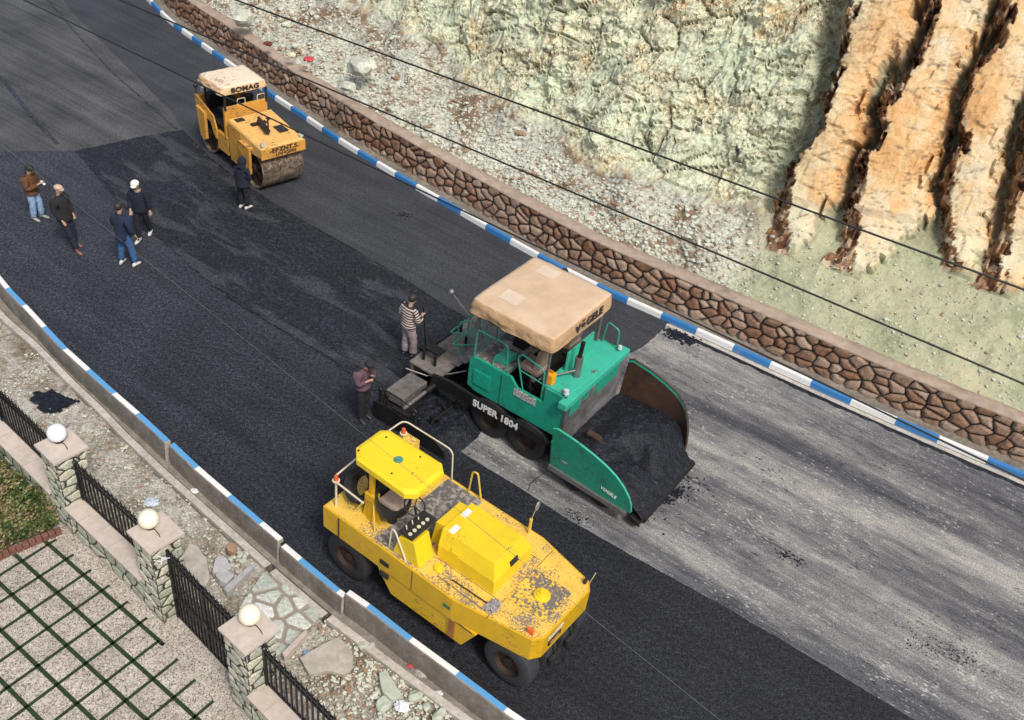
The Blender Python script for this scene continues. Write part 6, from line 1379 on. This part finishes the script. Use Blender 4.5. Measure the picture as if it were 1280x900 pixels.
M = NM('striped_knit'); v = M.co('Object'); zz = M.sep(v)[2]; st_ = M.math('FRACT', M.math('MULTIPLY', M.math('ADD', zz, M.math('MULTIPLY', M.noise(v, 3, 2), .03)), 15.5)); m_stripe = M.out(M.ramp(st_, [(.48, (.62, .53, .45)), (.52, (.035, .022, .022))], 'LINEAR'), .9)
person((47, 273), R(-12), 'man in a brown leather jacket, washed light jeans and black cap looking at his phone', dict(jacket=m_brownl, trousers=m_ljeans, shoe=m_grs, hat='cap', hatm=m_capk, head=(.04, 0, -.01), lean=(.03, 0), hem=.84, fat=1.08,
       el_l=(.04, .05, -.05), wr_l=(.34, .07, -.02), el_r=(.04, -.05, -.05), wr_r=(.33, -.04, -.03), ft_l=(.08, .12), ft_r=(-.02, -.11), collar=m_brownl), 1.58)
ph, wpf = None, None
person((91, 309), R(-18), 'man in a black jacket and beige flat cap standing with his weight back, brown shoes', dict(jacket=m_blackc, trousers=m_darkn, shoe=m_brs, hat='flat', hatm=m_capb, head=(.02, 0, 0), lean=(-.16, .02), hem=.76, fat=1.12,
       wr_l=(.12, .20, -.42), wr_r=(.16, -.20, -.42), ft_l=(.0, .10), ft_r=(.26, -.12), kb_r=-.02, toe_r=R(-8)), 1.76)
person((160, 331), R(78), 'man seen from behind in a navy padded jacket and blue jeans, bareheaded', dict(jacket=m_navy, trousers=m_jeans, shoe=m_whs, hat='hair', hatm=m_hair, head=(-.02, 0, 0), lean=(.03, .03), hem=.76, fat=1.1,
       el_l=(.02, .08, -.02), wr_l=(.22, .17, -.16), el_r=(-.04, -.09, 0), wr_r=(.05, -.30, -.36), ft_l=(.0, .17), ft_r=(.04, -.19), collar=m_navy), 1.76)
person((181, 297), R(-92), 'person in a white cap and dark navy coat striding towards the camera', dict(jacket=m_darkn, trousers=m_dktr, shoe=m_whs, hat='brim', hatm=m_capw, head=(.04, 0, -.02), lean=(.05, 0), hem=.80, fat=1.08, leg=.85,
       wr_l=(.02, .27, -.40), wr_r=(.20, -.16, -.36), el_r=(.03, -.06, 0), ft_l=(-.28, .05), ft_r=(.20, -.06), kb_l=.03, collar=m_fur), 1.76)
person((305, 260), R(72), 'person in a dark hooded jacket and white soled shoes beside the front drum', dict(jacket=m_darkn, trousers=m_dktr, shoe=m_whs, hat='hood', hatm=m_darkn, head=(.03, 0, -.01), lean=(.02, 0), hem=.78, fat=1.12,
       el_l=(.03, .06, -.02), wr_l=(.20, .10, -.18), el_r=(.03, -.06, -.02), wr_r=(.20, -.10, -.18), ft_l=(.0, .10), ft_r=(.02, -.12)), 1.52)
w_, wpf = person((508, 445), R(48), 'worker in a striped sweater and pinkish grey trousers holding a long handled tool', dict(jacket=m_stripe, trousers=m_greytr, shoe=m_dks, hat='hair', hatm=m_hair, head=(.03, -.01, -.02), lean=(.04, 0), hem=.86, fat=1.1, leg=1.15,
       el_l=(-.04, .10, 0), wr_l=(.03, .22, -.22), el_r=(.06, -.07, -.02), wr_r=(.26, -.14, -.14), ft_l=(.02, .10), ft_r=(.10, -.12)), 1.76, .02)
person((452, 521), R(-35), 'hunched worker in a dusty mauve jacket, black trousers and dark cap by the screed', dict(jacket=m_mauve, trousers=m_dktr, shoe=m_dks, hat='cap', hatm=m_capk, head=(.07, 0, -.04), hunch=(.08, 0, -.03), lean=(.03, 0), hem=.86, fat=1.02,
       el_l=(.08, .05, -.02), wr_l=(.24, .04, .02), el_r=(.08, -.06, -.03), wr_r=(.20, -.08, -.10), ft_l=(.02, .08), ft_r=(.06, -.10)), 1.76)
# phone in the hands of the first man, long handled tool of the striped worker
pg = at(47, 273, 0); f_ = Matrix.Rotation(R(-12), 3, 'Z')@V3((.41, .015, 1.18)); 
o = MB().box((-.01, -.035, -.07), (.004, .035, .07)).build('phone', plain('phone_white', (.7, .7, .72), .3), bevel=.004); o.location = (pg.x+f_.x, pg.y+f_.y, 1.18); o.rotation_euler = (0, R(-50), R(-12)); tag(o, 'pale smartphone held up by the man in the brown jacket', 'phone')
hp_ = wpf('r'); e_ = at(532, 440, .03)
t = empty('asphalt_rake', (e_.x, e_.y, .02), 0, 'long handled asphalt rake held by the worker in the striped sweater', 'rake')
d_ = (hp_-V3((e_.x, e_.y, .02))); MB().tube([(0, 0, .03), tuple(d_*1.12)], .014, 8).build('handle', m_steeld, t, True)
MB().box((-.20, -.012, -.01), (.20, .012, .06), rot=(0, 0, R(-25))).build('rake_head', m_steeld, t)
